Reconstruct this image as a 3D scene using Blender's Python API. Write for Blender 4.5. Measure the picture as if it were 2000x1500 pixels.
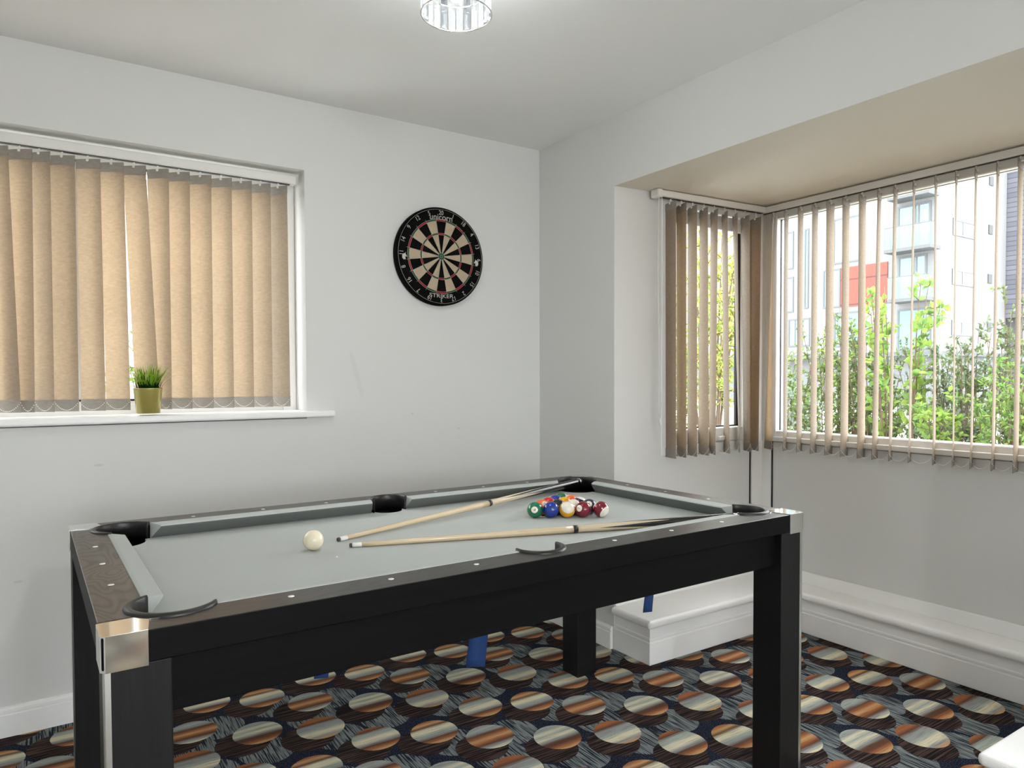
import bpy, bmesh, math, random
from mathutils import Vector, Matrix, Quaternion
for o in list(bpy.data.objects):
    bpy.data.objects.remove(o)
S = bpy.context.scene
COL = S.collection
PI = math.pi
R = math.radians

# ------------------------------------------------------------------ camera
YAW, PITCH, ROLL = 0.9821, -0.0278, -0.0029
f_ = Vector((math.cos(YAW) * math.cos(PITCH), math.sin(YAW) * math.cos(PITCH), math.sin(PITCH)))
r_ = Vector((math.sin(YAW), -math.cos(YAW), 0))
u_ = r_.cross(f_)
cR, sR = math.cos(ROLL), math.sin(ROLL)
CR = cR * r_ + sR * u_
CU = -sR * r_ + cR * u_
CF = f_
cam_d = bpy.data.cameras.new('camera')
cam = bpy.data.objects.new('camera', cam_d)
COL.objects.link(cam)
cam_d.sensor_width = 36
cam_d.lens = 36 * 1401.31 / 2000
cam_d.shift_x = (1000 - 1013.47) / 2000
cam_d.shift_y = (778.78 - 750) / 2000
cam_d.clip_start = 0.05
cam_d.clip_end = 300
CAM = Vector((-2.2079, -3.1079, 1.2643))
m = Matrix((CR, CU, -CF)).transposed().to_4x4()
m.translation = CAM
cam.matrix_world = m
S.camera = cam

# ------------------------------------------------------------------ light and exposure
S.view_settings.view_transform = 'Standard'
S.view_settings.look = 'None'
S.view_settings.gamma = 1
S.view_settings.use_curve_mapping = False
S.view_settings.exposure = 0.42
S.cycles.max_bounces = 14
S.cycles.diffuse_bounces = 6
S.cycles.transparent_max_bounces = 24
S.cycles.sample_clamp_indirect = 6
w = bpy.data.worlds.new('overcast_sky')
S.world = w
w.use_nodes = True
nt = w.node_tree
bg = nt.nodes['Background']
tc = nt.nodes.new('ShaderNodeTexCoord')
sep = nt.nodes.new('ShaderNodeSeparateXYZ')
rmp = nt.nodes.new('ShaderNodeValToRGB')
nt.links.new(tc.outputs['Generated'], sep.inputs[0])
nt.links.new(sep.outputs['Z'], rmp.inputs[0])
nt.links.new(rmp.outputs[0], bg.inputs[0])
rmp.color_ramp.elements[0].color = (0.92, 0.96, 1.0, 1)
rmp.color_ramp.elements[1].color = (0.95, 0.98, 1.0, 1)
SKY = 8.0
LAMP1 = 7.0
LAMP2 = 42.0
bg.inputs[1].default_value = SKY

# ------------------------------------------------------------------ node helpers
class NT:
    def __init__(s, name):
        s.mat = bpy.data.materials.new(name)
        s.mat.use_nodes = True
        s.t = s.mat.node_tree
        s.t.nodes.clear()
        s.out = s.t.nodes.new('ShaderNodeOutputMaterial')
    def n(s, typ, **kw):
        nd = s.t.nodes.new(typ)
        for k, v in kw.items():
            setattr(nd, k, v)
        return nd
    def put(s, sock, v):
        if isinstance(v, bpy.types.NodeSocket):
            s.t.links.new(v, sock)
        elif v is not None:
            if isinstance(v, (tuple, list)) and len(v) == 3 and len(sock.default_value) == 4:
                v = (*v, 1)
            sock.default_value = v
    def m(s, op, a, b=None, c=None):
        nd = s.n('ShaderNodeMath', operation=op)
        s.put(nd.inputs[0], a)
        if b is not None: s.put(nd.inputs[1], b)
        if c is not None: s.put(nd.inputs[2], c)
        return nd.outputs[0]
    def mix(s, fac, a, b):
        nd = s.n('ShaderNodeMix', data_type='RGBA')
        s.put(nd.inputs[0], fac); s.put(nd.inputs[6], a); s.put(nd.inputs[7], b)
        return nd.outputs[2]
    def noise(s, scale, detail=2, vec=None, rough=0.5, dist=0.0):
        nd = s.n('ShaderNodeTexNoise')
        nd.inputs['Scale'].default_value = scale
        nd.inputs['Detail'].default_value = detail
        nd.inputs['Roughness'].default_value = rough
        nd.inputs['Distortion'].default_value = dist
        if vec is not None: s.t.links.new(vec, nd.inputs['Vector'])
        return nd.outputs['Fac']
    def ramp(s, fac, stops, interp='LINEAR'):
        nd = s.n('ShaderNodeValToRGB')
        cr = nd.color_ramp
        cr.interpolation = interp
        while len(cr.elements) < len(stops): cr.elements.new(0.5)
        for e, (p, c) in zip(cr.elements, stops):
            e.position = p
            e.color = (*c, 1) if len(c) == 3 else c
        s.put(nd.inputs[0], fac)
        return nd.outputs[0]
    def obj(s):
        return s.n('ShaderNodeTexCoord').outputs['Object']
    def mapping(s, vec, scale=(1, 1, 1), rot=(0, 0, 0), loc=(0, 0, 0)):
        nd = s.n('ShaderNodeMapping')
        s.t.links.new(vec, nd.inputs[0])
        nd.inputs['Scale'].default_value = scale
        nd.inputs['Rotation'].default_value = rot
        nd.inputs['Location'].default_value = loc
        return nd.outputs[0]
    def bump(s, h, strength=0.2, dist=0.002):
        nd = s.n('ShaderNodeBump')
        nd.inputs['Strength'].default_value = strength
        nd.inputs['Distance'].default_value = dist
        s.t.links.new(h, nd.inputs['Height'])
        return nd.outputs[0]
    def bsdf(s, color, rough=0.5, metal=0.0, spec=0.5, coat=0.0, normal=None, link=True, **kw):
        nd = s.n('ShaderNodeBsdfPrincipled')
        s.put(nd.inputs['Base Color'], color)
        s.put(nd.inputs['Roughness'], rough)
        nd.inputs['Metallic'].default_value = metal
        nd.inputs['Specular IOR Level'].default_value = spec
        nd.inputs['Coat Weight'].default_value = coat
        nd.inputs['Coat Roughness'].default_value = 0.05
        if normal is not None: s.t.links.new(normal, nd.inputs['Normal'])
        if link: s.t.links.new(nd.outputs[0], s.out.inputs[0])
        return nd.outputs[0]

def lin(*c):
    return tuple(((x / 255) / 12.92 if x <= 10 else ((x / 255 + 0.055) / 1.055) ** 2.4) for x in c)

def plain(name, col, rough=0.5, metal=0.0, spec=0.5, coat=0.0, var=0.06, scale=30):
    t = NT(name)
    nz = t.noise(scale, 3, t.obj())
    c2 = tuple(x * (1 - var) for x in col)
    c3 = tuple(min(1, x * (1 + var)) for x in col)
    t.bsdf(t.mix(nz, c2, c3), rough, metal, spec, coat)
    return t.mat

def paint(name, col, rough=0.55, scuff=False):
    t = NT(name)
    o = t.obj()
    nz = t.noise(1.3, 3, o)
    c = t.mix(nz, tuple(x * 0.985 for x in col), tuple(min(1, x * 1.015) for x in col))
    if scuff:
        g = t.n('ShaderNodeNewGeometry').outputs['Position']
        sp = t.n('ShaderNodeSeparateXYZ'); t.t.links.new(g, sp.inputs[0])
        X, Z = sp.outputs[0], sp.outputs[2]
        # a grey rub mark leaning across the wall and two small chips
        dz = t.m('SUBTRACT', Z, 1.283)
        dx = t.m('SUBTRACT', t.m('SUBTRACT', X, -1.015), t.m('MULTIPLY', dz, -0.27))
        a = t.m('DIVIDE', dx, 0.012); b = t.m('DIVIDE', dz, 0.105)
        d = t.m('ADD', t.m('MULTIPLY', a, a), t.m('POWER', t.m('ABSOLUTE', b), 4.0))
        k = t.m('MULTIPLY', t.m('LESS_THAN', d, 1.0), 0.09)
        k = t.m('MULTIPLY', k, t.m('ADD', t.noise(40, 2, o), 0.4))
        c = t.mix(k, c, (0.3, 0.29, 0.28))
        for (cx, cz, rx, rz) in ((-2.285, 0.545, 0.014, 0.004), (-2.09, 0.46, 0.012, 0.004), (-2.03, 0.945, 0.016, 0.005), (-0.74, 1.10, 0.006, 0.004), (-0.49, 1.02, 0.012, 0.003)):
            a = t.m('DIVIDE', t.m('SUBTRACT', X, cx), rx); b = t.m('DIVIDE', t.m('SUBTRACT', Z, cz), rz)
            k = t.m('MULTIPLY', t.m('LESS_THAN', t.m('ADD', t.m('MULTIPLY', a, a), t.m('MULTIPLY', b, b)), 1.0), 0.3)
            c = t.mix(k, c, (0.42, 0.38, 0.36))
    h = t.noise(260, 2, o)
    t.bsdf(c, rough, 0, 0.3, normal=t.bump(h, 0.05, 0.001))
    return t.mat

EXT = 0.25
def leafc(*c): return tuple(x * 0.56 for x in lin(*c))
def ext(*c): return tuple(x * EXT for x in lin(*c))
M = {}
M['wall'] = paint('wall_paint', (0.70, 0.70, 0.685), scuff=True)
M['ceiling'] = paint('ceiling_paint', (0.87, 0.87, 0.86), 0.75)
M['cream'] = paint('cream_soffit', (0.74, 0.69, 0.60), 0.65)  # even cream tone used on the bay soffit
M['gloss'] = paint('white_gloss_paint', (0.92, 0.915, 0.905), 0.28)
M['upvc'] = plain('white_upvc', (0.82, 0.81, 0.79), 0.3, var=0.01)
M['rubber'] = plain('black_rubber', (0.012, 0.012, 0.013), 0.55)
M['pocket'] = plain('black_plastic', (0.018, 0.017, 0.017), 0.38)
M['pocket_in'] = plain('black_lining', (0.002, 0.002, 0.002), 0.95, 0, .05)
M['chrome'] = plain('chrome', (0.74, 0.74, 0.72), 0.09, 1.0, var=0.03)
M['alu'] = plain('brushed_aluminium', (0.62, 0.62, 0.60), 0.3, 1.0)
M['pearl'] = plain('white_pearl_plastic', (0.85, 0.84, 0.8), 0.25)
M['blue_fabric'] = plain('blue_fabric', lin(24, 58, 112), 0.8, var=0.2)
M['white_plastic'] = plain('white_plastic', (0.80, 0.78, 0.75), 0.35, var=0.02)
M['tip_leather'] = plain('cue_tip_leather', (0.09, 0.07, 0.07), 0.8)
M['ferrule'] = plain('white_ferrule', (0.85, 0.84, 0.8), 0.3)
M['gravel'] = plain('grey_paving', (0.5, 0.49, 0.47), 0.9, var=0.25, scale=3)

# glass that lets light straight through
def glass_mat(name, tint=(1, 1, 1), refl=0.07):
    t = NT(name)
    a = t.n('ShaderNodeBsdfTransparent'); a.inputs[0].default_value = (*tint, 1)
    b = t.n('ShaderNodeBsdfGlossy'); b.inputs['Roughness'].default_value = 0.02
    mx = t.n('ShaderNodeMixShader'); mx.inputs[0].default_value = refl
    t.t.links.new(a.outputs[0], mx.inputs[1]); t.t.links.new(b.outputs[0], mx.inputs[2])
    t.t.links.new(mx.outputs[0], t.out.inputs[0])
    return t.mat
M['glass'] = glass_mat('window_glass', (0.97, 0.985, 0.98), 0.05)
M['green_glass'] = glass_mat('green_balcony_glass', (0.74, 0.90, 0.87), 0.06)

def fabric(name, col, trans, tcol, streak=True):
    t = NT(name)
    o = t.obj()
    v = t.mapping(o, (55, 55, 160))
    a = t.noise(1.0, 4, v, 0.6, 0.4)
    b = t.noise(4.0, 3, o)
    k = t.m('ADD', t.m('MULTIPLY', a, 0.75), t.m('MULTIPLY', b, 0.25))
    k = t.ramp(k, [(0.32, (0, 0, 0)), (0.68, (1, 1, 1))])
    c = t.mix(k, tuple(x * 0.82 for x in col), col)
    ct = t.mix(k, tuple(x * 0.72 for x in tcol), tcol)
    d = t.n('ShaderNodeBsdfDiffuse'); t.put(d.inputs[0], c)
    tr = t.n('ShaderNodeBsdfTranslucent'); t.put(tr.inputs[0], ct)
    mx = t.n('ShaderNodeMixShader'); mx.inputs[0].default_value = trans
    t.t.links.new(d.outputs[0], mx.inputs[1]); t.t.links.new(tr.outputs[0], mx.inputs[2])
    t.t.links.new(mx.outputs[0], t.out.inputs[0])
    return t.mat
M['blind'] = fabric('blind_fabric', (0.43, 0.395, 0.35), 0.50, (0.43, 0.295, 0.17))
M['blind_hem'] = fabric('blind_hem_fabric', (0.44, 0.40, 0.355), 0.22, (0.28, 0.20, 0.125))
M['bead'] = plain('bead_plastic', (0.88, 0.86, 0.82), 0.3, var=0.02)

# wood
def wood(name, dark, light, rough, scale, axis=0, coat=0.0, ringy=False, spec=0.5):
    t = NT(name)
    o = t.obj()
    sc = [scale, scale, scale]
    sc[axis] = scale * 0.05
    v = t.mapping(o, tuple(sc))
    a = t.noise(1.0, 5, v, 0.65, 0.6)
    if ringy:
        sc2 = [14.0, 14.0, 14.0]; sc2[axis] = 4.2
        v2 = t.mapping(o, tuple(sc2))
        rg = t.noise(1.0, 1, v2, 0.4, 0.3)
        rings = t.m('ABSOLUTE', t.m('SINE', t.m('MULTIPLY', rg, 42.0)))
        a = t.m('ADD', t.m('MULTIPLY', a, 0.55), t.m('MULTIPLY', rings, 0.38))
    k = t.ramp(a, [(0.3, (0, 0, 0)), (0.7, (1, 1, 1))])
    t.bsdf(t.mix(k, dark, light), rough, 0, spec, coat, normal=t.bump(a, 0.12, 0.001))
    return t.mat
M['black_x'] = wood('black_ash_along', (0.002, 0.002, 0.0024), (0.0045, 0.0046, 0.0052), 0.5, 90, 0, spec=.08)
M['black_y'] = wood('black_ash_across', (0.002, 0.002, 0.0024), (0.0045, 0.0046, 0.0052), 0.5, 90, 1, spec=.08)
M['black_z'] = wood('black_ash_upright', (0.003, 0.003, 0.0034), (0.0085, 0.0085, 0.009), 0.5, 90, 2, spec=.24)
M['rail_x'] = wood('rail_glare_along', (0.020, 0.018, 0.017), (0.045, 0.040, 0.038), 0.34, 60, 0, ringy=True)  # black rail wood, the glare on its top mixed into the colour
M['rail_y'] = wood('rail_glare_across', (0.046, 0.038, 0.034), (0.110, 0.093, 0.083), 0.38, 60, 1, ringy=True)  # same wood, coloured lighter still for glare on the end rails
M['maple'] = wood('pale_maple', (0.60, 0.46, 0.29), (0.74, 0.60, 0.41), 0.26, 70, 0, 0.4)

def cloth_mat():
    t = NT('grey_baize')
    o = t.obj()
    a = t.noise(900, 2, o); b = t.noise(3, 3, o)
    k = t.m('ADD', t.m('MULTIPLY', a, 0.5), t.m('MULTIPLY', b, 0.5))
    t.bsdf(t.mix(k, (0.42, 0.445, 0.43), (0.52, 0.545, 0.53)), 0.95, 0, 0.15, normal=t.bump(a, 0.15, 0.0006))
    return t.mat
M['baize'] = cloth_mat()
M['undercut_shade'] = plain('shaded_cushion_grey', (0.165, 0.175, 0.168), 0.85, 0, 0.2, var=.08, scale=200)  # darker grey puts the shade under the cushion nose into the cloth colour

def butt_mat():
    # black butt with long pale points running into it from the joint end (local x)
    t = NT('spliced_butt')
    sp = t.n('ShaderNodeSeparateXYZ'); t.t.links.new(t.obj(), sp.inputs[0])
    ang = t.m('ARCTAN2', sp.outputs[2], sp.outputs[1])
    fr = t.m('FRACT', t.m('ADD', t.m('MULTIPLY', ang, 4 / (2 * PI)), 2.12))
    tri = t.m('ABSOLUTE', t.m('SUBTRACT', t.m('MULTIPLY', fr, 2.0), 1.0))
    edge = t.m('ADD', 0.735, t.m('MULTIPLY', tri, 0.24))
    k = t.m('GREATER_THAN', sp.outputs[0], edge)
    v = t.mapping(t.obj(), (4, 70, 70))
    nz = t.noise(1, 4, v)
    pale = t.mix(nz, (0.62, 0.50, 0.34), (0.76, 0.64, 0.46))
    t.bsdf(t.mix(k, pale, (0.008, 0.008, 0.009)), 0.2, 0, 0.5, 0.5)
    return t.mat
M['butt'] = butt_mat()

# carpet: repeat cell of overlapping discs, measured off the floor plane
def carpet_mat():
    t = NT('disc_pattern_carpet')
    pos = t.n('ShaderNodeNewGeometry').outputs['Position']
    sp = t.n('ShaderNodeSeparateXYZ'); t.t.links.new(pos, sp.inputs[0])
    wob = t.noise(420, 1, pos)
    X = t.m('ADD', sp.outputs[0], t.m('MULTIPLY', t.m('SUBTRACT', wob, 0.5), 0.004))
    Y = t.m('ADD', sp.outputs[1], t.m('MULTIPLY', t.m('SUBTRACT', t.noise(390, 1, t.mapping(pos, loc=(3, 5, 0))), 0.5), 0.004))
    a00, a01, a10, a11 = 0.430, 0.0115, 0.0045, -0.634
    det = a00 * a11 - a01 * a10
    U = t.m('ADD', t.m('MULTIPLY', X, a11 / det), t.m('MULTIPLY', Y, -a01 / det))
    V = t.m('ADD', t.m('MULTIPLY', X, -a10 / det), t.m('MULTIPLY', Y, a00 / det))
    def disc(lu, lv, rad):
        du = t.m('SUBTRACT', t.m('FRACT', t.m('ADD', U, 10.5 - lu)), 0.5)
        dv = t.m('SUBTRACT', t.m('FRACT', t.m('ADD', V, 10.5 - lv)), 0.5)
        dx = t.m('ADD', t.m('MULTIPLY', du, a00), t.m('MULTIPLY', dv, a01))
        dy = t.m('ADD', t.m('MULTIPLY', du, a10), t.m('MULTIPLY', dv, a11))
        d2 = t.m('ADD', t.m('MULTIPLY', dx, dx), t.m('MULTIPLY', dy, dy))
        return t.m('LESS_THAN', d2, rad * rad), dx, dy
    grain = t.noise(650, 2, pos)
    # navy speckled ground
    spk = t.ramp(t.noise(330, 1, pos), [(0.42, lin(16, 20, 34)), (0.58, lin(30, 36, 54)), (0.68, lin(92, 102, 124))])
    col = spk
    # grey discs with stripes across y
    sx = t.noise(1, 2, t.mapping(pos, (150, 6, 1)))
    gcol = t.ramp(sx, [(0.41, lin(24, 28, 38)), (0.47, lin(128, 136, 138)), (0.57, lin(166, 172, 170)), (0.61, lin(36, 42, 54))])
    gcol = t.mix(t.m('MULTIPLY', grain, 0.45), gcol, lin(52, 60, 72))
    for lu, lv in ((0.57, 0.45), (0.05, 0.535), (0.29, 0.96), (0.84, 0.03), (0.77, 0.72)):
        k, dx, dy = disc(lu, lv, 0.092)
        col = t.mix(k, col, gcol)
    # dark brown discs striped along x
    sy = t.noise(1, 2, t.mapping(pos, (6, 170, 1)))
    bcol = t.ramp(sy, [(0.38, lin(24, 20, 24)), (0.5, lin(46, 36, 36)), (0.62, lin(92, 72, 64))])
    L = [(0.075, 0.166), (0.518, 0.283), (0.855, 0.508), (0.305, 0.727), (0.765, 0.873)]
    for lu, lv in L:
        dX, dY = -0.062, -0.050
        k, dx, dy = disc(lu + (a11 * dX - a01 * dY) / det, lv + (-a10 * dX + a00 * dY) / det, 0.092)
        col = t.mix(k, col, bcol)
    OR, TAN, GR, GG, CM, DB = lin(176, 110, 70), lin(220, 172, 122), lin(166, 168, 166), lin(178, 188, 178), lin(240, 232, 200), lin(104, 70, 54)
    seqs = [[OR, DB, GG, GG, CM, CM, GR, DB, OR, TAN],
            [OR, TAN, DB, CM, CM, GG, GR, DB, OR, TAN],
            [GR, GG, GR, DB, OR, TAN, OR, DB, GR, CM],
            [GG, GR, CM, GG, CM, GR, DB, DB, OR, TAN],
            [OR, OR, DB, GR, GR, GG, CM, CM, GR, TAN]]
    fine = t.noise(1, 2, t.mapping(pos, (8, 210, 1)))
    lines = t.ramp(t.noise(1, 2, t.mapping(pos, (10, 430, 1))), [(0.52, (0, 0, 0)), (0.66, (1, 1, 1))])
    for (lu, lv), seq in zip(L, seqs):
        k, dx, dy = disc(lu, lv, 0.0845)
        tt = t.m('ADD', 0.5, t.m('DIVIDE', dy, -0.169))
        tt = t.m('ADD', tt, t.m('MULTIPLY', t.m('SUBTRACT', fine, 0.5), 0.10))
        rc = t.ramp(tt, [(0.04 + 0.92 * i / 9, c) for i, c in enumerate(seq)])
        rc = t.mix(t.m('MULTIPLY', lines, 0.55), rc, lin(92, 74, 60))
        col = t.mix(k, col, rc)
    col = t.mix(t.m('MULTIPLY', t.m('SUBTRACT', 1.0, grain), 0.30), col, lin(30, 26, 24))
    t.bsdf(col, 1.0, 0, 0.1, normal=t.bump(grain, 0.6, 0.004))
    return t.mat
M['carpet'] = carpet_mat()

# ------------------------------------------------------------------ mesh builder
class MB:
    def __init__(s):
        s.v = []; s.f = []; s.mi = []; s.sm = []
    def face(s, idx, m=0, smooth=False):
        s.f.append(tuple(idx)); s.mi.append(m); s.sm.append(smooth)
    def box(s, x0, x1, y0, y1, z0, z1, m=0):
        b = len(s.v)
        s.v += [(x, y, z) for z in (z0, z1) for y in (y0, y1) for x in (x0, x1)]
        for q in ((0, 2, 3, 1), (4, 5, 7, 6), (0, 1, 5, 4), (2, 6, 7, 3), (0, 4, 6, 2), (1, 3, 7, 5)):
            s.face([b + i for i in q], m)
        return s
    def prism(s, poly, z0, z1, m=0, fn=None, smooth=False, top=None):
        # poly is counter-clockwise (x,y); fn maps (x,y,z) to final coordinates
        fn = fn or (lambda x, y, z: (x, y, z))
        b = len(s.v); n = len(poly)
        s.v += [fn(x, y, z0) for x, y in poly] + [fn(x, y, z1) for x, y in poly]
        s.face(list(range(b, b + n))[::-1], m); s.face(range(b + n, b + 2 * n), m if top is None else top)
        for i in range(n):
            j = (i + 1) % n
            s.face((b + i, b + j, b + n + j, b + n + i), m, smooth)
        return s
    def tube(s, pts, rad, seg=8, m=0, caps=True, smooth=True):
        pts = [Vector(p) for p in pts]
        if not isinstance(rad, (list, tuple)): rad = [rad] * len(pts)
        b = len(s.v); up = None
        for i, p in enumerate(pts):
            d = (pts[min(i + 1, len(pts) - 1)] - pts[max(i - 1, 0)]).normalized()
            if up is None:
                up = Vector((0, 0, 1)) if abs(d.z) < 0.9 else Vector((1, 0, 0))
            a = d.cross(up)
            if a.length < 1e-6: a = d.orthogonal()
            a.normalize(); up = a.cross(d).normalized()
            for k in range(seg):
                q = 2 * PI * k / seg
                s.v.append(tuple(p + (a * math.cos(q) + up * math.sin(q)) * rad[i]))
        for i in range(len(pts) - 1):
            for k in range(seg):
                k2 = (k + 1) % seg
                s.face((b + i * seg + k, b + i * seg + k2, b + (i + 1) * seg + k2, b + (i + 1) * seg + k), m, smooth)
        if caps:
            s.face([b + k for k in range(seg)][::-1], m)
            e = b + (len(pts) - 1) * seg
            s.face([e + k for k in range(seg)], m)
        return s
    def lathe(s, prof, seg=32, c=(0, 0, 0), m=0, axis='z', smooth=True, mats=None):
        b = len(s.v)
        for (r, z) in prof:
            for k in range(seg):
                q = 2 * PI * k / seg
                x, y = r * math.cos(q), r * math.sin(q)
                p = (x, y, z) if axis == 'z' else ((x, -z, y) if axis == 'y' else (z, x, y))
                s.v.append((c[0] + p[0], c[1] + p[1], c[2] + p[2]))
        for i in range(len(prof) - 1):
            for k in range(seg):
                k2 = (k + 1) % seg
                s.face((b + i * seg + k, b + i * seg + k2, b + (i + 1) * seg + k2, b + (i + 1) * seg + k), mats[i] if mats else m, smooth)
        return s
    def quad(s, a, b, c, d, m=0):
        k = len(s.v); s.v += [tuple(a), tuple(b), tuple(c), tuple(d)]
        s.face((k, k + 1, k + 2, k + 3), m)
        return s
    def bead(s, c, r, m=0):
        b = len(s.v); x, y, z = c
        s.v += [(x + r, y, z), (x - r, y, z), (x, y + r, z), (x, y - r, z), (x, y, z + r), (x, y, z - r)]
        for q in ((0, 2, 4), (2, 1, 4), (1, 3, 4), (3, 0, 4), (2, 0, 5), (1, 2, 5), (3, 1, 5), (0, 3, 5)):
            s.face([b + i for i in q], m, True)
    def build(s, name, mats, parent=None, origin=None, bevel=0.0, seg=2, merge=False):
        me = bpy.data.meshes.new(name)
        if origin is not None:
            ox, oy, oz = origin
            s.v = [(x - ox, y - oy, z - oz) for x, y, z in s.v]
        me.from_pydata([tuple(p) for p in s.v], [], s.f)
        if not isinstance(mats, (list, tuple)): mats = [mats]
        for mt in mats: me.materials.append(M[mt] if isinstance(mt, str) else mt)
        me.polygons.foreach_set('material_index', [int(i) for i in s.mi])
        me.polygons.foreach_set('use_smooth', [bool(i) for i in s.sm])
        if merge:
            bm = bmesh.new(); bm.from_mesh(me)
            bmesh.ops.remove_doubles(bm, verts=bm.verts, dist=1e-5)
            bmesh.ops.recalc_face_normals(bm, faces=bm.faces)
            bm.to_mesh(me); bm.free()
        me.update()
        o = bpy.data.objects.new(name, me)
        COL.objects.link(o)
        if parent is not None: o.parent = parent
        if origin is not None and parent is None: o.location = origin
        if bevel:
            bv = o.modifiers.new('bevel', 'BEVEL'); bv.width = bevel; bv.segments = seg; bv.limit_method = 'ANGLE'
            bv.angle_limit = R(40)
        return o

def tag(o, label, cat=None, group=None, kind=None):
    if label: o['label'] = label
    if cat: o['category'] = cat
    if group: o['group'] = group
    if kind: o['kind'] = kind
    return o
def empty(name, loc=(0, 0, 0), rz=0.0):
    o = bpy.data.objects.new(name, None)
    o.empty_display_size = 0.05
    COL.objects.link(o); o.location = loc; o.rotation_euler = (0, 0, rz)
    return o
def arc(cx, cy, r, a0, a1, n=14):
    return [(cx + r * math.cos(R(a0 + (a1 - a0) * i / n)), cy + r * math.sin(R(a0 + (a1 - a0) * i / n))) for i in range(n + 1)]

# ------------------------------------------------------------------ room shell
HC = 2.465
XL, YB = -4.3, -6.2          # the room runs on behind the camera
WX0, WX1, WZ0, WZ1 = -2.95, -1.243, 1.095, 2.167     # left window opening
BY0, BY1, BX, SOF = -0.595, -2.42, 1.061, 2.149        # bay recess
def st(o, label, cat):
    return tag(o, label, cat, kind='structure')
st(MB().box(XL - .2, 1.4, YB - .2, 0.3, -0.15, 0.0).build('floor', 'carpet'), 'dark navy carpet patterned with striped orange and cream discs', 'floor')
st(MB().box(XL - .2, 0.2, YB - .2, 0.3, HC, HC + .15).build('ceiling', 'ceiling'), 'plain white room ceiling with one lamp', 'ceiling')
st(MB().box(XL, WX0, 0, .28, 0, HC).box(WX1, 0.0, 0, .28, 0, HC).box(WX0, WX1, 0, .28, 0, WZ0).box(WX0, WX1, 0, .28, WZ1, HC).build('wall_left', 'wall'),
   'pale grey wall carrying the dartboard and the closed blind', 'wall')
st(MB().box(0, .2, BY0, .28, 0, SOF - .001).box(0, .2, BY0, .28, SOF - .001, HC).box(0, .2, BY1, BY0, SOF + .03, HC).box(0, .0035, BY1, BY0, SOF - .0008, SOF + .03).box(0, .2, YB, BY1, 0, HC).build('wall_right', 'wall'),
   'pale grey wall above and beside the bay recess', 'wall')
RX0, RX1, RZ0, RZ1 = 0.300, 0.952, 0.885, 2.158
st(MB().box(.2, RX0, BY0, BY0 + .26, 0, SOF + .06).box(RX1, BX + .07, BY0, BY0 + .07, 0, SOF + .06).box(RX0, RX1, BY0, BY0 + .07, 0, RZ0).build('wall_bay_left', 'wall'),
   'narrow white side wall of the bay under its small window', 'wall')
FZ0 = 0.922
st(MB().box(BX, BX + .07, BY1 - .24, BY0, 0, FZ0).box(BX, BX + .07, BY0 - .02, BY0, FZ0, SOF + .06).build('wall_bay', 'wall'), 'white wall panel below the wide bay window', 'wall')
st(MB().box(.2, BX, BY1 - .24, BY1, 0, SOF + .06).build('wall_bay_right', 'wall'), 'side wall of the bay beyond the right edge', 'wall')
SLOPE = 0.0265     # the soffit rises slightly towards the glass
sof = MB().box(0.001, BX + .07, BY1 - .24, BY0 + .07, SOF - .001, SOF + .09)
sof.v = [(x, y, z + (SLOPE * x if z < SOF + .05 else 0)) for x, y, z in sof.v]
st(sof.build('ceiling_bay', 'cream'), 'cream lowered soffit over the bay window', 'ceiling')
st(MB().box(XL - .2, XL, YB, .28, 0, HC).build('wall_side', 'wall'), 'pale wall behind the camera on the left', 'wall')
QX0, QX1, QZ0, QZ1 = -3.1, -0.15, 0.03, 2.05
st(MB().box(XL, QX0, YB - .2, YB, 0, HC).box(QX1, .2, YB - .2, YB, 0, HC).box(QX0, QX1, YB - .2, YB, 0, QZ0).box(QX0, QX1, YB - .2, YB, QZ1, HC).build('wall_rear', 'wall'), 'pale wall at the far rear end of the room', 'wall')

# skirting
def skirting_profile(h=0.106, g=0.081, t=0.015):
    return [(0, 0), (t, 0), (t, g - .003), (t - .004, g - .001), (t - .004, g + .003), (t - .002, g + .005), (t - .002, h - .010), (t - .006, h - .002), (0, h)]
def skirt(name, x0, y0, x1, y1, nx, ny, label, h=0.106, g=0.081, t=0.015, parent=None, z=0.0):
    # profile swept from (x0,y0) to (x1,y1); (nx,ny) points into the room
    mb = MB(); pr = skirting_profile(h, g, t); n = len(pr)
    for (x, y) in ((x0, y0), (x1, y1)):
        mb.v += [(x + nx * d, y + ny * d, zz + z) for d, zz in pr]
    for i in range(n):
        j = (i + 1) % n
        mb.face((i, j, n + j, n + i))
    mb.face(range(n)); mb.face(range(n, 2 * n))
    o = mb.build(name, 'gloss', parent, merge=True)
    return st(o, label, 'skirting board') if parent is None else o
skirt('baseboard_left', XL, 0, 0, 0, 0, -1, 'white skirting board along the dartboard wall')
skirt('baseboard_right', 0, 0, 0, BY0 + .01, -1, 0, 'short white skirting board between room corner and bay')
skirt('baseboard_rear', XL, YB, 0, YB, 0, 1, 'white skirting board along the rear wall')
skirt('baseboard_side', XL, 0, XL, YB, 1, 0, 'white skirting board along the far left wall')

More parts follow.
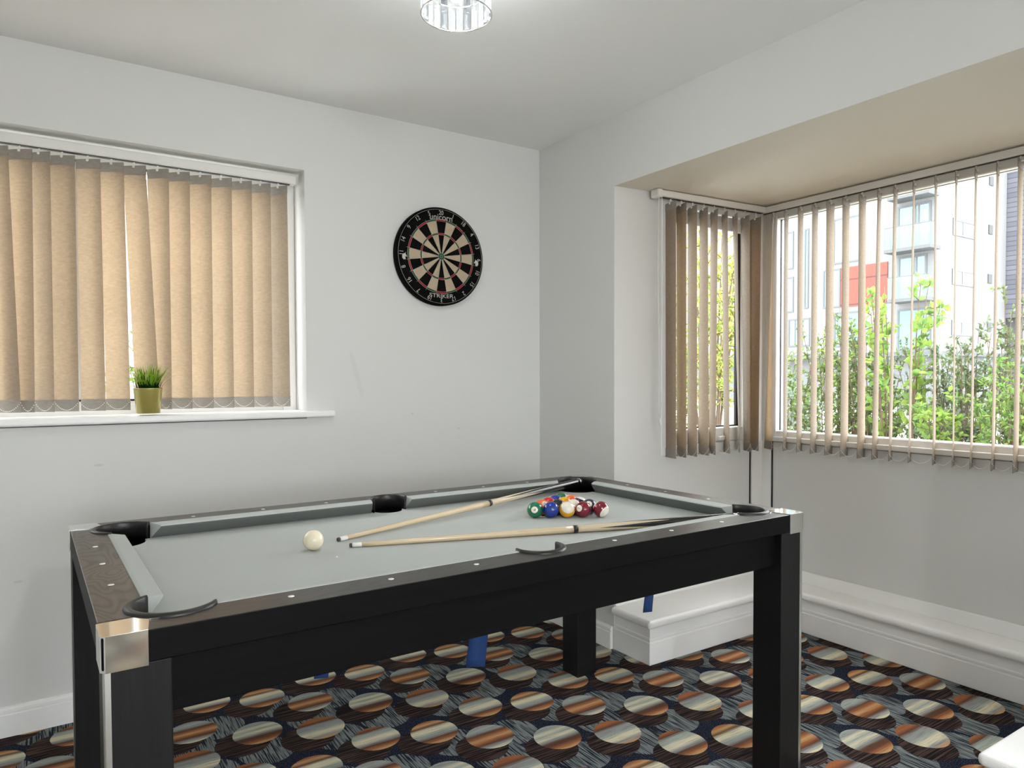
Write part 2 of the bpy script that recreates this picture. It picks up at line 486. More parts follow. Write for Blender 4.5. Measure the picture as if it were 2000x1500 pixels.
# boxed ledge round three sides of the bay
PY0, PY1, PX = -0.831, -2.185, 0.922
led = empty('trim_1', (0, BY0, 0))
st(led, 'white boxed-in ledge running low round the bay', 'ledge')
def rel(mb, name, mats, par, bevel=0, seg=2, merge=False):
    l = par.location
    return mb.build(name, mats, par, origin=(l.x, l.y, l.z), bevel=bevel, seg=seg, merge=merge)
OV = 0.024
zt0, zt1 = 0.168, 0.206
poly = [(-OV, BY0), (-OV, PY0 - OV), (PX - OV, PY0 - OV), (PX - OV, PY1 + OV), (-OV, PY1 + OV), (-OV, BY1), (BX, BY1), (BX, BY0)]
rel(MB().prism(poly, zt0, zt1), 'top_board', 'gloss', led, bevel=0.016, seg=4)
def plinth_ring(off, z0, z1):
    return MB().prism([(-off, BY0), (-off, PY0 - off), (PX - off, PY0 - off), (PX - off, PY1 + off), (-off, PY1 + off), (-off, BY1), (BX - .01, BY1 + .002), (BX - .01, BY0 - .002)], z0, z1)
rel(plinth_ring(0.0, 0.0, 0.100), 'lower_skirting', 'gloss', led, bevel=0.002, seg=1)
rel(plinth_ring(-0.004, 0.098, 0.108), 'groove_strip', 'gloss', led)
rel(plinth_ring(-0.001, 0.106, 0.120), 'moulding_strip', 'gloss', led, bevel=0.004, seg=3)
rel(plinth_ring(-0.006, 0.119, 0.170), 'upper_board', 'gloss', led)
rel(MB().box(BX - .016, BX + .001, BY1, BY0, zt1 - .002, zt1 + .062).box(0.0, BX - .016, BY0 - .014, BY0 + .001, zt1 - .002, zt1 + .02), 'upstand', 'gloss', led, bevel=0.005)

# upright corner trim in the bay
ct = empty('trim_2', (BX, BY0, .27))
st(ct, 'white upright corner trim between two dark gaps in the bay', 'trim')
rel(MB().box(.966, 1.061, BY0 - .012, BY0 + .001, .26, .925), 'left_board', 'upvc', ct, bevel=.002)
rel(MB().box(1.049, 1.062, BY0 - .066, BY0 - .012, .26, .925), 'right_board', 'upvc', ct, bevel=.002)
rel(MB().box(.958, .966, BY0 - .004, BY0 + .001, .26, .925).box(1.057, 1.062, BY0 - .074, BY0 - .066, .26, .925), 'gap_shade', 'rubber', ct)  # black strips standing in for the shade inside the gaps

# ------------------------------------------------------------------ windows
def frame_mb(x0, x1, z0, z1, wd, d0, d1, fn, m=0):
    mb = MB()
    def bx(a0, a1, b0, b1):
        P = [fn(a, d, b) for b in (b0, b1) for d in (d0, d1) for a in (a0, a1)]
        k = len(mb.v); mb.v += P
        for q in ((0, 2, 3, 1), (4, 5, 7, 6), (0, 1, 5, 4), (2, 6, 7, 3), (0, 4, 6, 2), (1, 3, 7, 5)):
            mb.face([k + i for i in q], m)
    l, r, b, t = wd
    bx(x0, x0 + l, z0, z1); bx(x1 - r, x1, z0, z1); bx(x0 + l, x1 - r, z0, z0 + b); bx(x0 + l, x1 - r, z1 - t, z1)
    return mb
def pane_mb(x0, x1, z0, z1, d, fn, th=.006):
    return frame_mb(x0, x1, z0, z1, ((x1 - x0) / 2, (x1 - x0) / 2, 0.0005, 0.0005), d, d + th, fn) if False else _pane(x0, x1, z0, z1, d, fn)
def _pane(x0, x1, z0, z1, d, fn):
    mb = MB()
    mb.quad(fn(x0, d, z0), fn(x1, d, z0), fn(x1, d, z1), fn(x0, d, z1))
    return mb

# window 1: left wall, looks out over +y
w1 = empty('window_1', (-2.1, 0.15, WZ0)); st(w1, 'white framed window behind the closed tan blind', 'window')
F1 = lambda a, d, b: (a, d, b)
rel(frame_mb(WX0, WX1, WZ0 + .03, WZ1, (.06, .06, .06, .06), .15, .22, F1), 'window_frame', 'upvc', w1, bevel=.004)
rel(MB().box(-2.12, -2.06, .155, .215, WZ0 + .08, WZ1 - .05), 'mullion', 'upvc', w1, bevel=.004)
rel(frame_mb(WX0 + .055, WX1 - .055, WZ0 + .085, WZ1 - .055, (.008, .008, .008, .008), .148, .16, F1), 'seal', 'rubber', w1)
rel(_pane(WX0 + .05, WX1 - .05, WZ0 + .05, WZ1 - .05, .185, F1), 'pane', 'glass', w1)
sl = rel(MB().box(WX0 - .1, -1.128, -.042, 0.001, 1.100, 1.128).box(WX0, WX1, 0, .15, 1.100, 1.128), 'sill', 'gloss', w1, bevel=.009, seg=3)

# window 2: small one in the bay's side wall, looks out over +y
w2 = empty('window_2', (.63, BY0, RZ0)); st(w2, 'small side window of the bay behind tilted slats', 'window')
F2 = lambda a, d, b: (a, BY0 + d, b)
rel(frame_mb(RX0, RX1, RZ0, RZ1, (.05, .05, .05, .05), -.004, .06, F2), 'window_frame', 'upvc', w2, bevel=.004)
rel(frame_mb(RX0 + .045, RX1 - .045, RZ0 + .052, RZ1 - .059, (.055, .006, .07, .07), .0, .055, F2), 'sash', 'upvc', w2, bevel=.004)
rel(frame_mb(RX0 + .09, .906, 1.010, 2.052, (.010, .034, .008, .010), .020, .034, F2), 'seal', 'rubber', w2)
rel(_pane(RX0 + .05, .905, 1.0, 2.06, .03, F2), 'pane', 'glass', w2)
rel(MB().box(.70, .775, BY0 - .028, BY0 - .006, .945, .965).box(.765, .785, BY0 - .02, BY0 + .01, .94, .985), 'handle', 'white_plastic', w2, bevel=.003)

# window 3: wide bay window, looks out over +x
w3 = empty('window_3', (BX, -1.5, FZ0)); st(w3, 'wide bay window looking onto shrubs and a white building', 'window')
F3 = lambda a, d, b: (BX + d, a, b)
rel(frame_mb(BY1 + .01, BY0 - .012, FZ0, SOF + .022, (.06, .075, .062, .064), .004, .07, F3), 'window_frame', 'upvc', w3, bevel=.006)
rel(MB().box(BX - .012, BX + .01, BY1 + .01, BY0 - .08, FZ0 + .004, FZ0 + .03), 'lower_bead', 'upvc', w3, bevel=.004)
rel(frame_mb(BY1 + .06, -.680, FZ0 + .060, 2.112, (.006, .006, .003, .006), .034, .042, F3), 'seal', 'rubber', w3)
rel(_pane(BY1 + .06, -.68, FZ0 + .05, 2.112, .04, F3), 'pane', 'glass', w3)

# window 4: unseen rear-wall window added to fill the room with daylight
w4 = empty('fill_window', (-2.1, YB, QZ0)); st(w4, 'unseen white rear window added to fill the room with daylight', 'window')
F4 = lambda a, d, b: (a, YB - d, b)
rel(frame_mb(QX0, QX1, QZ0, QZ1, (.06, .06, .06, .06), .08, .15, F4), 'window_frame', 'upvc', w4)  # frame of the added fill window
for xx in (-2.1, -1.1): rel(MB().box(xx - .035, xx + .035, YB - .15, YB - .08, QZ0 + .06, QZ1 - .06), 'mullion', 'upvc', w4)  # mullions of the added fill window
rel(_pane(QX0 + .05, QX1 - .05, QZ0 + .05, QZ1 - .05, .11, F4), 'pane', 'glass', w4)  # pane of the added fill window

# ------------------------------------------------------------------ vertical blinds
SW = 0.0925
def make_blind(name, label, loc, place, slats, z0, z1, rail, slot, tilt=0.0):
    """slats: (pos_top, angle_top, pos_bottom, angle_bottom); place(pos) -> plan point on the track line"""
    root = empty(name, loc); tag(root, label, 'blind', 'vertical blinds')
    for nm, dims, mt, bv in (('headrail', rail, 'white_plastic', .004), ('track_slot', slot, 'rubber', 0)):
        b_ = MB().box(*dims)
        b_.v = [(x, y, z + tilt * (x - rail[0])) for x, y, z in b_.v]
        rel(b_, nm, mt, root, bevel=bv)
    pts = []
    for i, (pt, at, pb, ab) in enumerate(slats):
        mb = MB(); nx, nz = 4, 14
        def P(u, k, off=0.0):
            p = pt + (pb - pt) * k; a = R(at + (ab - at) * k)
            c = place(p); d = Vector((math.cos(a), math.sin(a), 0)); nn = Vector((-d.y, d.x, 0))
            bow = 0.0022 * (1 - (2 * u - 1) ** 2)
            q = Vector((c[0], c[1], 0)) + d * (u - .5) * SW + nn * (bow + off)
            return (q.x, q.y, z1 + (z0 - z1) * k)
        for j in range(nz + 1):
            for u in range(nx + 1): mb.v.append(P(u / nx, j / nz))
        for j in range(nz):
            for u in range(nx):
                a = j * (nx + 1) + u
                mb.face((a, a + 1, a + nx + 2, a + nx + 1), 0, True)
        so = rel(mb, 'slat', 'blind', root)
        H = z1 - z0
        for nm, k0, k1 in (('hem_weight', 1 - .044 / H, 1.0), ('top_hem', 0.0, .036 / H)):
            hb = MB()
            b = 0
            ring = [(u / nx, .0016) for u in range(nx + 1)] + [(u / nx, -.0016) for u in range(nx, -1, -1)]
            for k in (k0, k1):
                hb.v += [P(u, k, o) for u, o in ring]
            n = len(ring)
            for q in range(n):
                q2 = (q + 1) % n
                hb.face((q, q2, n + q2, n + q))
            hb.face(range(n)[::-1]); hb.face(range(n, 2 * n))
            h = rel(hb, nm, 'blind_hem', root)
            h.parent = so
        c = place(pt)
        hk = MB()
        hk.box(c[0] - .003, c[0] + .003, c[1] - .003, c[1] + .003, z1 - .002, slot[4] + .004 + tilt * (c[0] - rail[0]))
        a = R(at); nn = Vector((-math.sin(a), math.cos(a), 0))
        if nn.dot(CAM - Vector((c[0], c[1], z1))) < 0: nn = -nn
        hk.lathe([(0, -.006), (.0045, -.004), (.0055, 0), (.0045, .004), (0, .006)], 10, (c[0] + nn.x * .004, c[1] + nn.y * .004, z1 - .004))
        h = rel(hk, 'hook', 'white_plastic', root); h.parent = so
        pts.append((P(0, k0 := 1 - .036 / H), P(1, k0)))
    # two beaded chains linking the foot of each slat to the next
    for e in (0, 1):
        ch = MB()
        for i in range(len(pts) - 1):
            A, B = Vector(pts[i][e]), Vector(pts[i + 1][e])
            n = max(10, int(((A - B).length + .03) / .0062))
            for k in range(n + 1):
                t = k / n
                p = A.lerp(B, t); p.z -= .031 * 4 * t * (1 - t)
                ch.bead(p, .0021)
        rel(ch, 'bead_chain', 'bead', root)
    return root

# slats across the left window (the row runs on outside the frame)
raw = [(-2.323, 140.5, -2.300, 138), (-2.253, 143, -2.262, 145), (-2.194, 135, -2.198, 137), (-2.123, 147, -2.126, 148), (-2.041, 146, -2.038, 147), (-1.963, 146, -1.955, 148),
       (-1.886, 143, -1.851, 148), (-1.803, 139, -1.799, 128), (-1.726, 138, -1.729, 138), (-1.646, 141, -1.650, 142), (-1.566, 138, -1.569, 139), (-1.486, 139, -1.488, 138), (-1.407, 133, -1.408, 134), (-1.333, 125, -1.331, 128)]
pre = [(-2.323 - .079 * i, 141 + (i % 3), (-2.323 - .079 * i) + (.02 if i == 1 else 0), 140 + (i % 2) * 3) for i in range(7, 0, -1)]
make_blind('vertical_blind', 'closed tan vertical blind in the window left of the dartboard', (-2.1, .07, 1.145),
           lambda p: (p, .075), pre + raw, 1.147, 2.100, (-2.935, -1.262, .052, .098, 2.115, 2.150), (-2.92, -1.285, .066, .084, 2.1125, 2.117))
ret = [(0.314, 78.5, 0.320, 77.5), (0.387, 74.5, 0.394, 73), (0.464, 71, 0.469, 72.5), (0.545, 66.5, 0.550, 75), (0.621, 63.5, 0.614, 61), (0.699, 57.5, 0.724, 58.5), (0.778, 54.5, 0.822, 42.5),
       (0.858, 68, 0.883, 59), (0.94, 75, 0.941, 66)]
rb = make_blind('vertical_blind', 'short tan vertical blind at the bay side window with a hanging control chain', (.6, -.64, .88),
           lambda p: (p, -.64), ret, .881, 2.104, (.214, 1.0, -.660, -.620, 2.120, 2.151), (.235, .99, -.648, -.632, 2.1175, 2.122), .022)
fr = [(-.690, 32, -.668, 62), (-.770, 23, -.772, 23), (-.854, 19, -.856, 18), (-.936, 17, -.937, 15), (-1.019, 10, -1.021, 10), (-1.101, 12, -1.103, 10), (-1.183, 12, -1.189, 9), (-1.265, 20, -1.256, 14),
      (-1.340, 19, -1.329, 21), (-1.422, 22.5, -1.416, 21), (-1.515, 21, -1.522, 19), (-1.598, 21, -1.601, 21), (-1.675, 19, -1.672, 18), (-1.756, 17, -1.754, 15), (-1.837, 10.5, -1.836, 10)]
fr += [(-1.917 - .08 * i, 12 + (i % 3) * 2, -1.917 - .08 * i, 13) for i in range(6)]
make_blind('vertical_blind', 'open pale vertical blind across the wide bay window', (1.02, -1.5, .88),
           lambda p: (1.02, p), fr, .886, 2.122, (1.0, 1.04, -2.40, -.605, 2.137, 2.168), (1.012, 1.028, -2.39, -.63, 2.1345, 2.139))
# control chain hanging at the left end of the short blind
cc = MB()
for dx in (-.008, .012):
    n = 190
    for k in range(n):
        z = 2.116 - k * .0054
        cc.bead((.222 + dx + .004 * math.sin(k * .03) * (1 if dx > 0 else -1), -.664, z), .0031)
for k in range(14):
    a = PI * k / 13
    cc.bead((.224 + .010 * math.cos(a), -.664, 1.088 - .02 * math.sin(a)), .0031)
l = rb.location
ccx = rel(cc, 'control_chain', 'bead', rb)
rel(MB().lathe([(0, 0), (.006, .004), (.006, .03), (.003, .036), (0, .037)], 12, (.226, -.664, 1.040)), 'chain_weight', 'white_plastic', rb)
rel(MB().box(.206, .238, -.668, -.616, 2.114, 2.153), 'end_cap', 'white_plastic', rb, bevel=.006, seg=3)

# ------------------------------------------------------------------ pool table
TX, TY, TROT = -1.18465, -1.20485, 0.0126
table = empty('pool_table', (TX, TY, 0), TROT)
tag(table, 'black wooden pool table with grey cloth and chrome corners', 'pool table')
HX, HY = 0.9545, 0.5473
ZT, ZB, ZC = 0.8425, 0.787, 0.800
IX, IY = 0.868, 0.457
CX_, CY_, CRAD = 0.824, 0.412, 0.078
MY_, MR = 0.447, 0.062
# legs
LG = 0.1026
for sx in (-1, 1):
    for sy in (-1, 1):
        xs = sorted((sx * (HX - .003), sx * (HX - .003 - LG))); ys = sorted((sy * (HY - .003), sy * (HY - .003 - LG)))
        lg = MB().box(xs[0], xs[1], ys[0], ys[1], 0.0, ZB).build('leg', 'black_z', table, bevel=.002, seg=2)
        ex, ey = sx * (HX - .003), sy * (HY - .003)
        a, b = sorted((ex + sx * .0012, ex - sx * .010)); c, d = sorted((ey + sy * .0012, ey - sy * .0012))
        e, f = sorted((ey + sy * .0012, ey - sy * .010)); g, h = sorted((ex + sx * .0012, ex - sx * .0012))
        tr = MB().box(a, b, c, d, .004, ZB).box(g, h, e, f, .004, ZB).build('corner_strip', 'alu', table)
        tr.parent = lg
# aprons
AZ = 0.683
for sy in (-1, 1):
    y0, y1 = sorted((sy * (HY - .028), sy * (HY - .046)))
    MB().box(-HX + .09, HX - .09, y0, y1, AZ, ZB + .002).build('apron', 'black_x', table, bevel=.002)
for sx in (-1, 1):
    x0, x1 = sorted((sx * (HX - .028), sx * (HX - .046)))
    MB().box(x0, x1, -HY + .09, HY - .09, AZ, ZB + .002).build('apron', 'black_y', table, bevel=.002)
MB().box(-HX + .05, HX - .05, -HY + .05, HY - .05, .700, .738).build('underside_board', 'black_x', table)
# top rails with the pocket bites cut out
def long_rail(sy):
    h = math.sqrt(CRAD ** 2 - (IY - CY_) ** 2); a1 = math.degrees(math.atan2(-(IY - CY_), h))
    hm = math.sqrt(MR ** 2 - (IY - MY_) ** 2); am = math.degrees(math.atan2(-(IY - MY_), hm))
    P = [(-HX, -HY), (HX, -HY), (HX, -IY)]
    P += arc(CX_, -CY_, CRAD, a1, -180 - a1)
    P += arc(0, -MY_, MR, am, -180 - am)
    P += arc(-CX_, -CY_, CRAD, a1, -180 - a1)
    P += [(-HX, -IY)]
    if sy > 0: P = [(-x, -y) for x, y in P]
    return P
def short_rail(sx):
    h = math.sqrt(CRAD ** 2 - (IX - CX_) ** 2)
    a_in = math.degrees(math.atan2(-h, IX - CX_)); a_in2 = math.degrees(math.atan2(h, IX - CX_))
    dy = IY - CY_; a_out = math.degrees(math.atan2(dy, math.sqrt(CRAD ** 2 - dy ** 2)))
    P = [(HX, -IY), (HX, IY)] + arc(CX_, CY_, CRAD, a_out, a_in) + arc(CX_, -CY_, CRAD, -a_in, -a_out)
    if sx < 0: P = [(-x, -y) for x, y in P]
    return P
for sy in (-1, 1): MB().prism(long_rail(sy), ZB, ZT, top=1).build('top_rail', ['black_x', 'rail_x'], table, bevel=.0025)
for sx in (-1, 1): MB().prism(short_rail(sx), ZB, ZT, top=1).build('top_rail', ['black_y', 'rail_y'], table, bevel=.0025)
# chrome corner caps
for sx in (-1, 1):
    for sy in (-1, 1):
        o = .0022
        P = [(HX + o - .008, HY + o), (HX - .069, HY + o), (HX - .078, HY - .058)]
        P += arc(CX_, CY_, CRAD + .012, 67, 37, 8)
        P += [(HX + o, HY - .078), (HX + o, HY + o - .008)]
        P = [(x * sx, y * sy) for x, y in P]
        area = sum(P[i][0] * P[(i + 1) % len(P)][1] - P[(i + 1) % len(P)][0] * P[i][1] for i in range(len(P)))
        if area < 0: P = P[::-1]
        MB().prism(P, ZB - .004, ZT + .0018).build('corner_cap', 'chrome', table, bevel=.0025, seg=3)
# bed
bed = []
for (sx, sy, a0) in ((1, 1, 0), (-1, 1, 90), (-1, -1, 180), (1, -1, 270)):
    pass
r = .060; mr = .052
P = []
P += [(IX, -CY_ + 0.03)]
P += [(IX, CY_ - r)] + arc(CX_ + .02, CY_ + .02, r + .015, -80, -190, 12)[::1]
P += [(CX_ - r - .02, IY)]
P += [(mr, IY)] + arc(0, IY + .006, mr, -10, -170, 12) + [(-mr, IY)]
P += [(-CX_ + r + .02, IY)] + arc(-CX_ - .02, CY_ + .02, r + .015, 10, -100, 12)
P += [(-IX, CY_ - r), (-IX, -CY_ + r)] + arc(-CX_ - .02, -CY_ - .02, r + .015, 100, -10, 12)
P += [(-CX_ + r + .02, -IY), (-mr, -IY)] + arc(0, -IY - .006, mr, 170, 10, 12) + [(mr, -IY)]
P += [(CX_ - r - .02, -IY)] + arc(CX_ + .02, -CY_ - .02, r + .015, 190, 80, 12)
MB().prism(P, .738, ZC).build('bed', 'baize', table)
# cushions
def cushion(fn, a, b, ca, cb):
    # along local s from a to b, jaw set-back ca/cb at the nose; prof (distance from rail, z)
    prof = [(-.004, ZC - .002), (.002, ZC - .002), (.0335, ZT - .0115), (.0375, ZT - .0055), (.0355, ZT - .0015), (.004, ZT + .0018), (-.004, ZT + .0012)]
    mb = MB(); n = len(prof)
    for s, cst, sg in ((a, ca, 1), (b, cb, -1)):
        for d, z in prof:
            mb.v.append(fn(s + sg * cst * max(0, d) / .0375, d, z))
    for i in range(n):
        j = (i + 1) % n
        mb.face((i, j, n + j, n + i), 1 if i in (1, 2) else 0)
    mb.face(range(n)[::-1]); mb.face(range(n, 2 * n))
    return mb.build('cushion', ['baize', 'undercut_shade'], table, bevel=.0012, merge=True)
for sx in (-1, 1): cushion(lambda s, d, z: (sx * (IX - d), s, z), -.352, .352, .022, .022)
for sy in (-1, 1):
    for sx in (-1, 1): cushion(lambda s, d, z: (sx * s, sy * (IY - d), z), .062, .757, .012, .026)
# pockets: horseshoe lip on the rail, black cup below
def pocket(cx, cy, rad, a0, a1, deep):
    root = MB()
    pts = arc(cx, cy, rad, a0, a1, 26)
    root.lathe([(rad, ZT - .004), (rad - .001, ZC - .02), (rad - .012, .72), (rad - .03, .705), (0, .704)], 40, (cx, cy, 0), 0)
    pk = root.build('pocket', 'pocket_in', table)
    # cut the cup wall away on the table side by keeping only what lies behind the jaws
    bm = bmesh.new(); bm.from_mesh(pk.data)
    dirx, diry = math.cos(R((a0 + a1) / 2)), math.sin(R((a0 + a1) / 2))
    kill = [f for f in bm.faces if f.calc_center_median().z > ZC - .03 and ((f.calc_center_median().x - cx) * dirx + (f.calc_center_median().y - cy) * diry) < rad * math.cos(R((a1 - a0) / 2))]
    bmesh.ops.delete(bm, geom=kill, context='FACES'); bm.to_mesh(pk.data); bm.free()
    lip = MB(); n = len(pts)
    w0 = [.0035 + .0085 * max(0.0, math.sin(PI * i / (n - 1))) ** .6 for i in range(n)]
    sec = [(-.004, -.05), (-.004, .002), (-.002, .0058), (.35, .0062), (.8, .005), (1, .0006), (1, -.004)]
    for i, (x, y) in enumerate(pts):
        q = R(a0 + (a1 - a0) * i / (n - 1)); ca, sa = math.cos(q), math.sin(q)
        for (d, z) in sec:
            dd = d if d < 0 else d * w0[i]
            lip.v.append((x + ca * dd, y + sa * dd, ZT + (z if z > -.01 else z)))
    k = len(sec)
    for i in range(n - 1):
        for j in range(k):
            j2 = (j + 1) % k
            lip.face((i * k + j, i * k + j2, (i + 1) * k + j2, (i + 1) * k + j), 0, True)
    lip.face(range(k)[::-1]); lip.face(range((n - 1) * k, n * k))
    lo = lip.build('pocket_rim', 'pocket', table, merge=True)
    lo.parent = pk
for sx in (-1, 1):
    for sy in (-1, 1):
        mid = math.degrees(math.atan2(sy, sx))
        pocket(sx * CX_, sy * CY_, CRAD - .002, mid - 104, mid + 104, .1)
for sy in (-1, 1): pocket(0, sy * MY_, MR - .001, 90 * sy - 96, 90 * sy + 96, .1)
# sights
for x, y in [(sx * a, sy * .497) for sx in (-1, 1) for a in (.21, .42, .63) for sy in (-1, 1)] + [(sx * .911, b) for sx in (-1, 1) for b in (-.205, 0, .205)]:
    MB().lathe([(0, .0012), (.005, .0011), (.0062, .0004), (.0064, -.002)], 18, (x, y, ZT)).build('sight', 'pearl', table)
# blue fabric straps hanging beneath the bed
def strap(px, py, z, wd, tw, foot=0.0):
    mb = MB(); n = 12
    for i in range(n + 1):
        k = i / n; zz = .702 + (z - .702) * k
        a = tw * k
        sw = .01 * math.sin(k * 4)
        for s in (-1, 1):
            mb.v.append((px + s * wd / 2 * math.cos(a) + sw, py + s * wd / 2 * math.sin(a), zz))
        for s in (1, -1):
            mb.v.append((px + s * wd / 2 * math.cos(a) + sw, py + s * wd / 2 * math.sin(a) + .0025, zz))
    for i in range(n):
        for j in range(4):
            j2 = (j + 1) % 4
            mb.face((i * 4 + j, i * 4 + j2, i * 4 + 4 + j2, i * 4 + 4 + j), 0, True)
    mb.face((0, 1, 2, 3)); mb.face((n * 4, n * 4 + 1, n * 4 + 2, n * 4 + 3))
    o = mb.build('hanging_strap', 'blue_fabric', table); tag(o, 'dark blue fabric strap hanging below the frame')
strap(.035, -.095, .417, .055, -.5)
strap(.735, -.095, .448, .034, -.3)
strap(-.428, -.095, .495, .035, -.4)

def tloc(x, y, z):
    c, s = math.cos(TROT), math.sin(TROT)
    return Vector((TX + c * x - s * y, TY + s * x + c * y, z))

# ------------------------------------------------------------------ pool balls
BR = 0.0268
BC = {1: lin(236, 176, 20), 2: lin(22, 52, 150), 3: lin(205, 36, 44), 4: lin(44, 38, 72), 5: lin(240, 112, 52), 6: lin(12, 108, 70), 7: lin(122, 18, 42), 8: (0.008, 0.008, 0.01)}
ivory = plain('ivory_resin', lin(236, 226, 200), 0.08, 0, 0.5, 0.6, var=0.02)
ball_m = {k: plain('ball_resin_%d' % k, c, 0.08, 0, 0.5, 0.6, var=0.02) for k, c in BC.items()}
ink = plain('black_ink', (0.01, 0.01, 0.01), 0.3)
white_spot = plain('white_resin', lin(238, 232, 218), 0.1, 0, 0.5, 0.5, var=0.01)
def text_polys(body, size):
    cu = bpy.data.curves.new('numeral', 'FONT'); cu.body = body; cu.size = size; cu.align_x = 'CENTER'; cu.align_y = 'CENTER'
    ob = bpy.data.objects.new('numeral', cu); COL.objects.link(ob)
    bpy.context.view_layer.update()
    me = bpy.data.meshes.new_from_object(ob.evaluated_get(bpy.context.evaluated_depsgraph_get()))
    v = [tuple(p.co) for p in me.vertices]; f = [tuple(p.vertices) for p in me.polygons]
    bpy.data.objects.remove(ob); bpy.data.curves.remove(cu); bpy.data.meshes.remove(me)
    # centre on the ink, not on the font metrics
    x0, x1 = min(p[0] for p in v), max(p[0] for p in v); y0, y1 = min(p[1] for p in v), max(p[1] for p in v)
    v = [(p[0] - (x0 + x1) / 2, p[1] - (y0 + y1) / 2) for p in v]
    return v, f
TXT = {str(k): text_polys(str(k), .0125 if k < 10 else .0105) for k in range(1, 16)}
def ball(num, pos, spot, pole, roll, label):
    """spot / pole are directions seen from the camera: (right, up, towards)"""
    t = (CAM - pos).normalized(); rt = Vector((0, 0, 1)).cross(t).normalized(); up = t.cross(rt)
    W = lambda d: (rt * d[0] + up * d[1] + t * d[2]).normalized()
    X = W(spot); Z = W(pole)
    if num > 8: X = (X - Z * X.dot(Z)).normalized()
    else: Z = (Z - X * Z.dot(X)).normalized()
    Y = Z.cross(X)
    mb = MB(); n = 40
    prof = [(BR * math.cos(-PI / 2 + PI * i / n), BR * math.sin(-PI / 2 + PI * i / n)) for i in range(n + 1)]
    stripe = num > 8
    mats = [1 if (stripe and abs(math.sin(-PI / 2 + PI * (i + .5) / n)) > .56) else 0 for i in range(n)]
    mb.lathe(prof, 48, (0, 0, 0), mats=mats)
    base = num if num <= 8 else num - 8
    o = mb.build('pool_ball', [ball_m[base], white_spot], None, merge=True)
    o.matrix_world = Matrix((X, Y, Z)).transposed().to_4x4()
    o.location = pos
    tag(o, label, 'ball', 'racked pool balls')
    sp = MB(); sr = .0112; k = 8
    sp.lathe([(BR * 1.003 * math.sin(sr / BR * i / k), BR * 1.003 * math.cos(sr / BR * i / k)) for i in range(k + 1)][::-1], 32, (0, 0, 0), axis='x')
    so = sp.build('number_spot', white_spot, o, merge=True)
    v, f = TXT[str(num)]
    tm = MB(); cr, sr_ = math.cos(roll), math.sin(roll)
    for (a, b) in v:
        a, b = a * cr - b * sr_, a * sr_ + b * cr
        d = math.hypot(a, b) / BR; q = Vector((math.cos(d), math.sin(d) * a / max(1e-9, math.hypot(a, b)), math.sin(d) * b / max(1e-9, math.hypot(a, b))))
        tm.v.append(tuple(q * BR * 1.016))
    for ff in f: tm.face(ff)
    tm.build('numeral', ink, so)
    return o
rowd = Vector((math.cos(R(-32)), math.sin(R(-32)))); perp = Vector((-rowd.y, rowd.x))
mid = Vector((.4365, -.0105))
D = .0540
rack = [
    [(6, (-.05, .0, 1), (.1, 1, 0), 1.9, 'solid green ball at the left end of the front row'),
     (2, (.5, -.6, -.6), (0, 1, .3), 0, 'solid blue ball second in the front row, between green and yellow'),
     (9, (.55, -.55, -.5), (.16, .42, .85), 0, 'yellow ball with a big white cap showing, middle of the front row'),
     (7, (-.52, .12, .84), (0, 1, 0), 1.45, 'solid maroon ball in the front row, right of the yellow and white ball'),
     (15, (-.3, .4, -.8), (.72, -.56, .42), 0, 'maroon and white striped ball at the right end of the front row')],
    [(5, (.42, .42, .8), (0, 1, 0), .5, 'solid orange ball behind the green and blue balls'),
     (8, (.75, -.5, .1), (0, 1, 0), 0, 'black ball behind the blue and yellow balls'),
     (11, (.5, -.7, -.5), (-.1, .45, .85), 0, 'ball showing its white cap behind the yellow and maroon balls'),
     (4, (-.05, .35, .93), (.1, 1, 0), .4, 'solid dark purple ball behind the two maroon balls')],
    [(3, (.2, -.6, -.7), (0, 1, 0), 0, 'solid red ball behind the orange and black balls'),
     (1, (.5, .1, -.8), (0, 1, 0), 0, 'solid yellow ball in the centre of the rack'),
     (12, (.3, -.4, -.8), (.35, .85, -.1), 0, 'white and dark purple striped ball behind the solid purple ball')],
    [(10, (-.5, .1, -.8), (.9, -.2, .3), 0, 'blue and white striped ball in the back pair, left'),
     (13, (-.4, -.5, -.7), (.7, -.6, .3), 0, 'orange ball in the back pair, right')],
    [(14, (-.2, .3, -.9), (.75, .35, -.3), 0, 'green and white striped ball at the far point of the rack')]]
for i, row in enumerate(rack):
    n = len(row)
    for j, (num, spot, pole, roll, lab) in enumerate(row):
        p = mid + rowd * ((j - (n - 1) / 2) * D) + perp * (i * D * .8665)
        if num == 15: p = p + rowd * .006
        ball(num, tloc(p.x, p.y, ZC + BR), spot, pole, roll, lab)
cb = MB(); n = 40; r = .0277
cb.lathe([(r * math.cos(-PI / 2 + PI * i / n), r * math.sin(-PI / 2 + PI * i / n)) for i in range(n + 1)], 48)
cbo = cb.build('cue_ball', ivory, None, merge=True); cbo.location = tloc(-.413, .022, ZC + r + .0004)
tag(cbo, 'plain ivory cue ball alone near the cue tips', 'ball')
cz = MB().lathe([(0, 0), (.0035, .0), (.0042, .0015), (.002, .0032), (0, .0035)], 9)
czo = cz.build('chalk_crumb', 'pearl', None); czo.location = tloc(-.388, -.089, ZC)
tag(czo, 'tiny white crumb on the cloth in front of the cue ball', 'crumb')

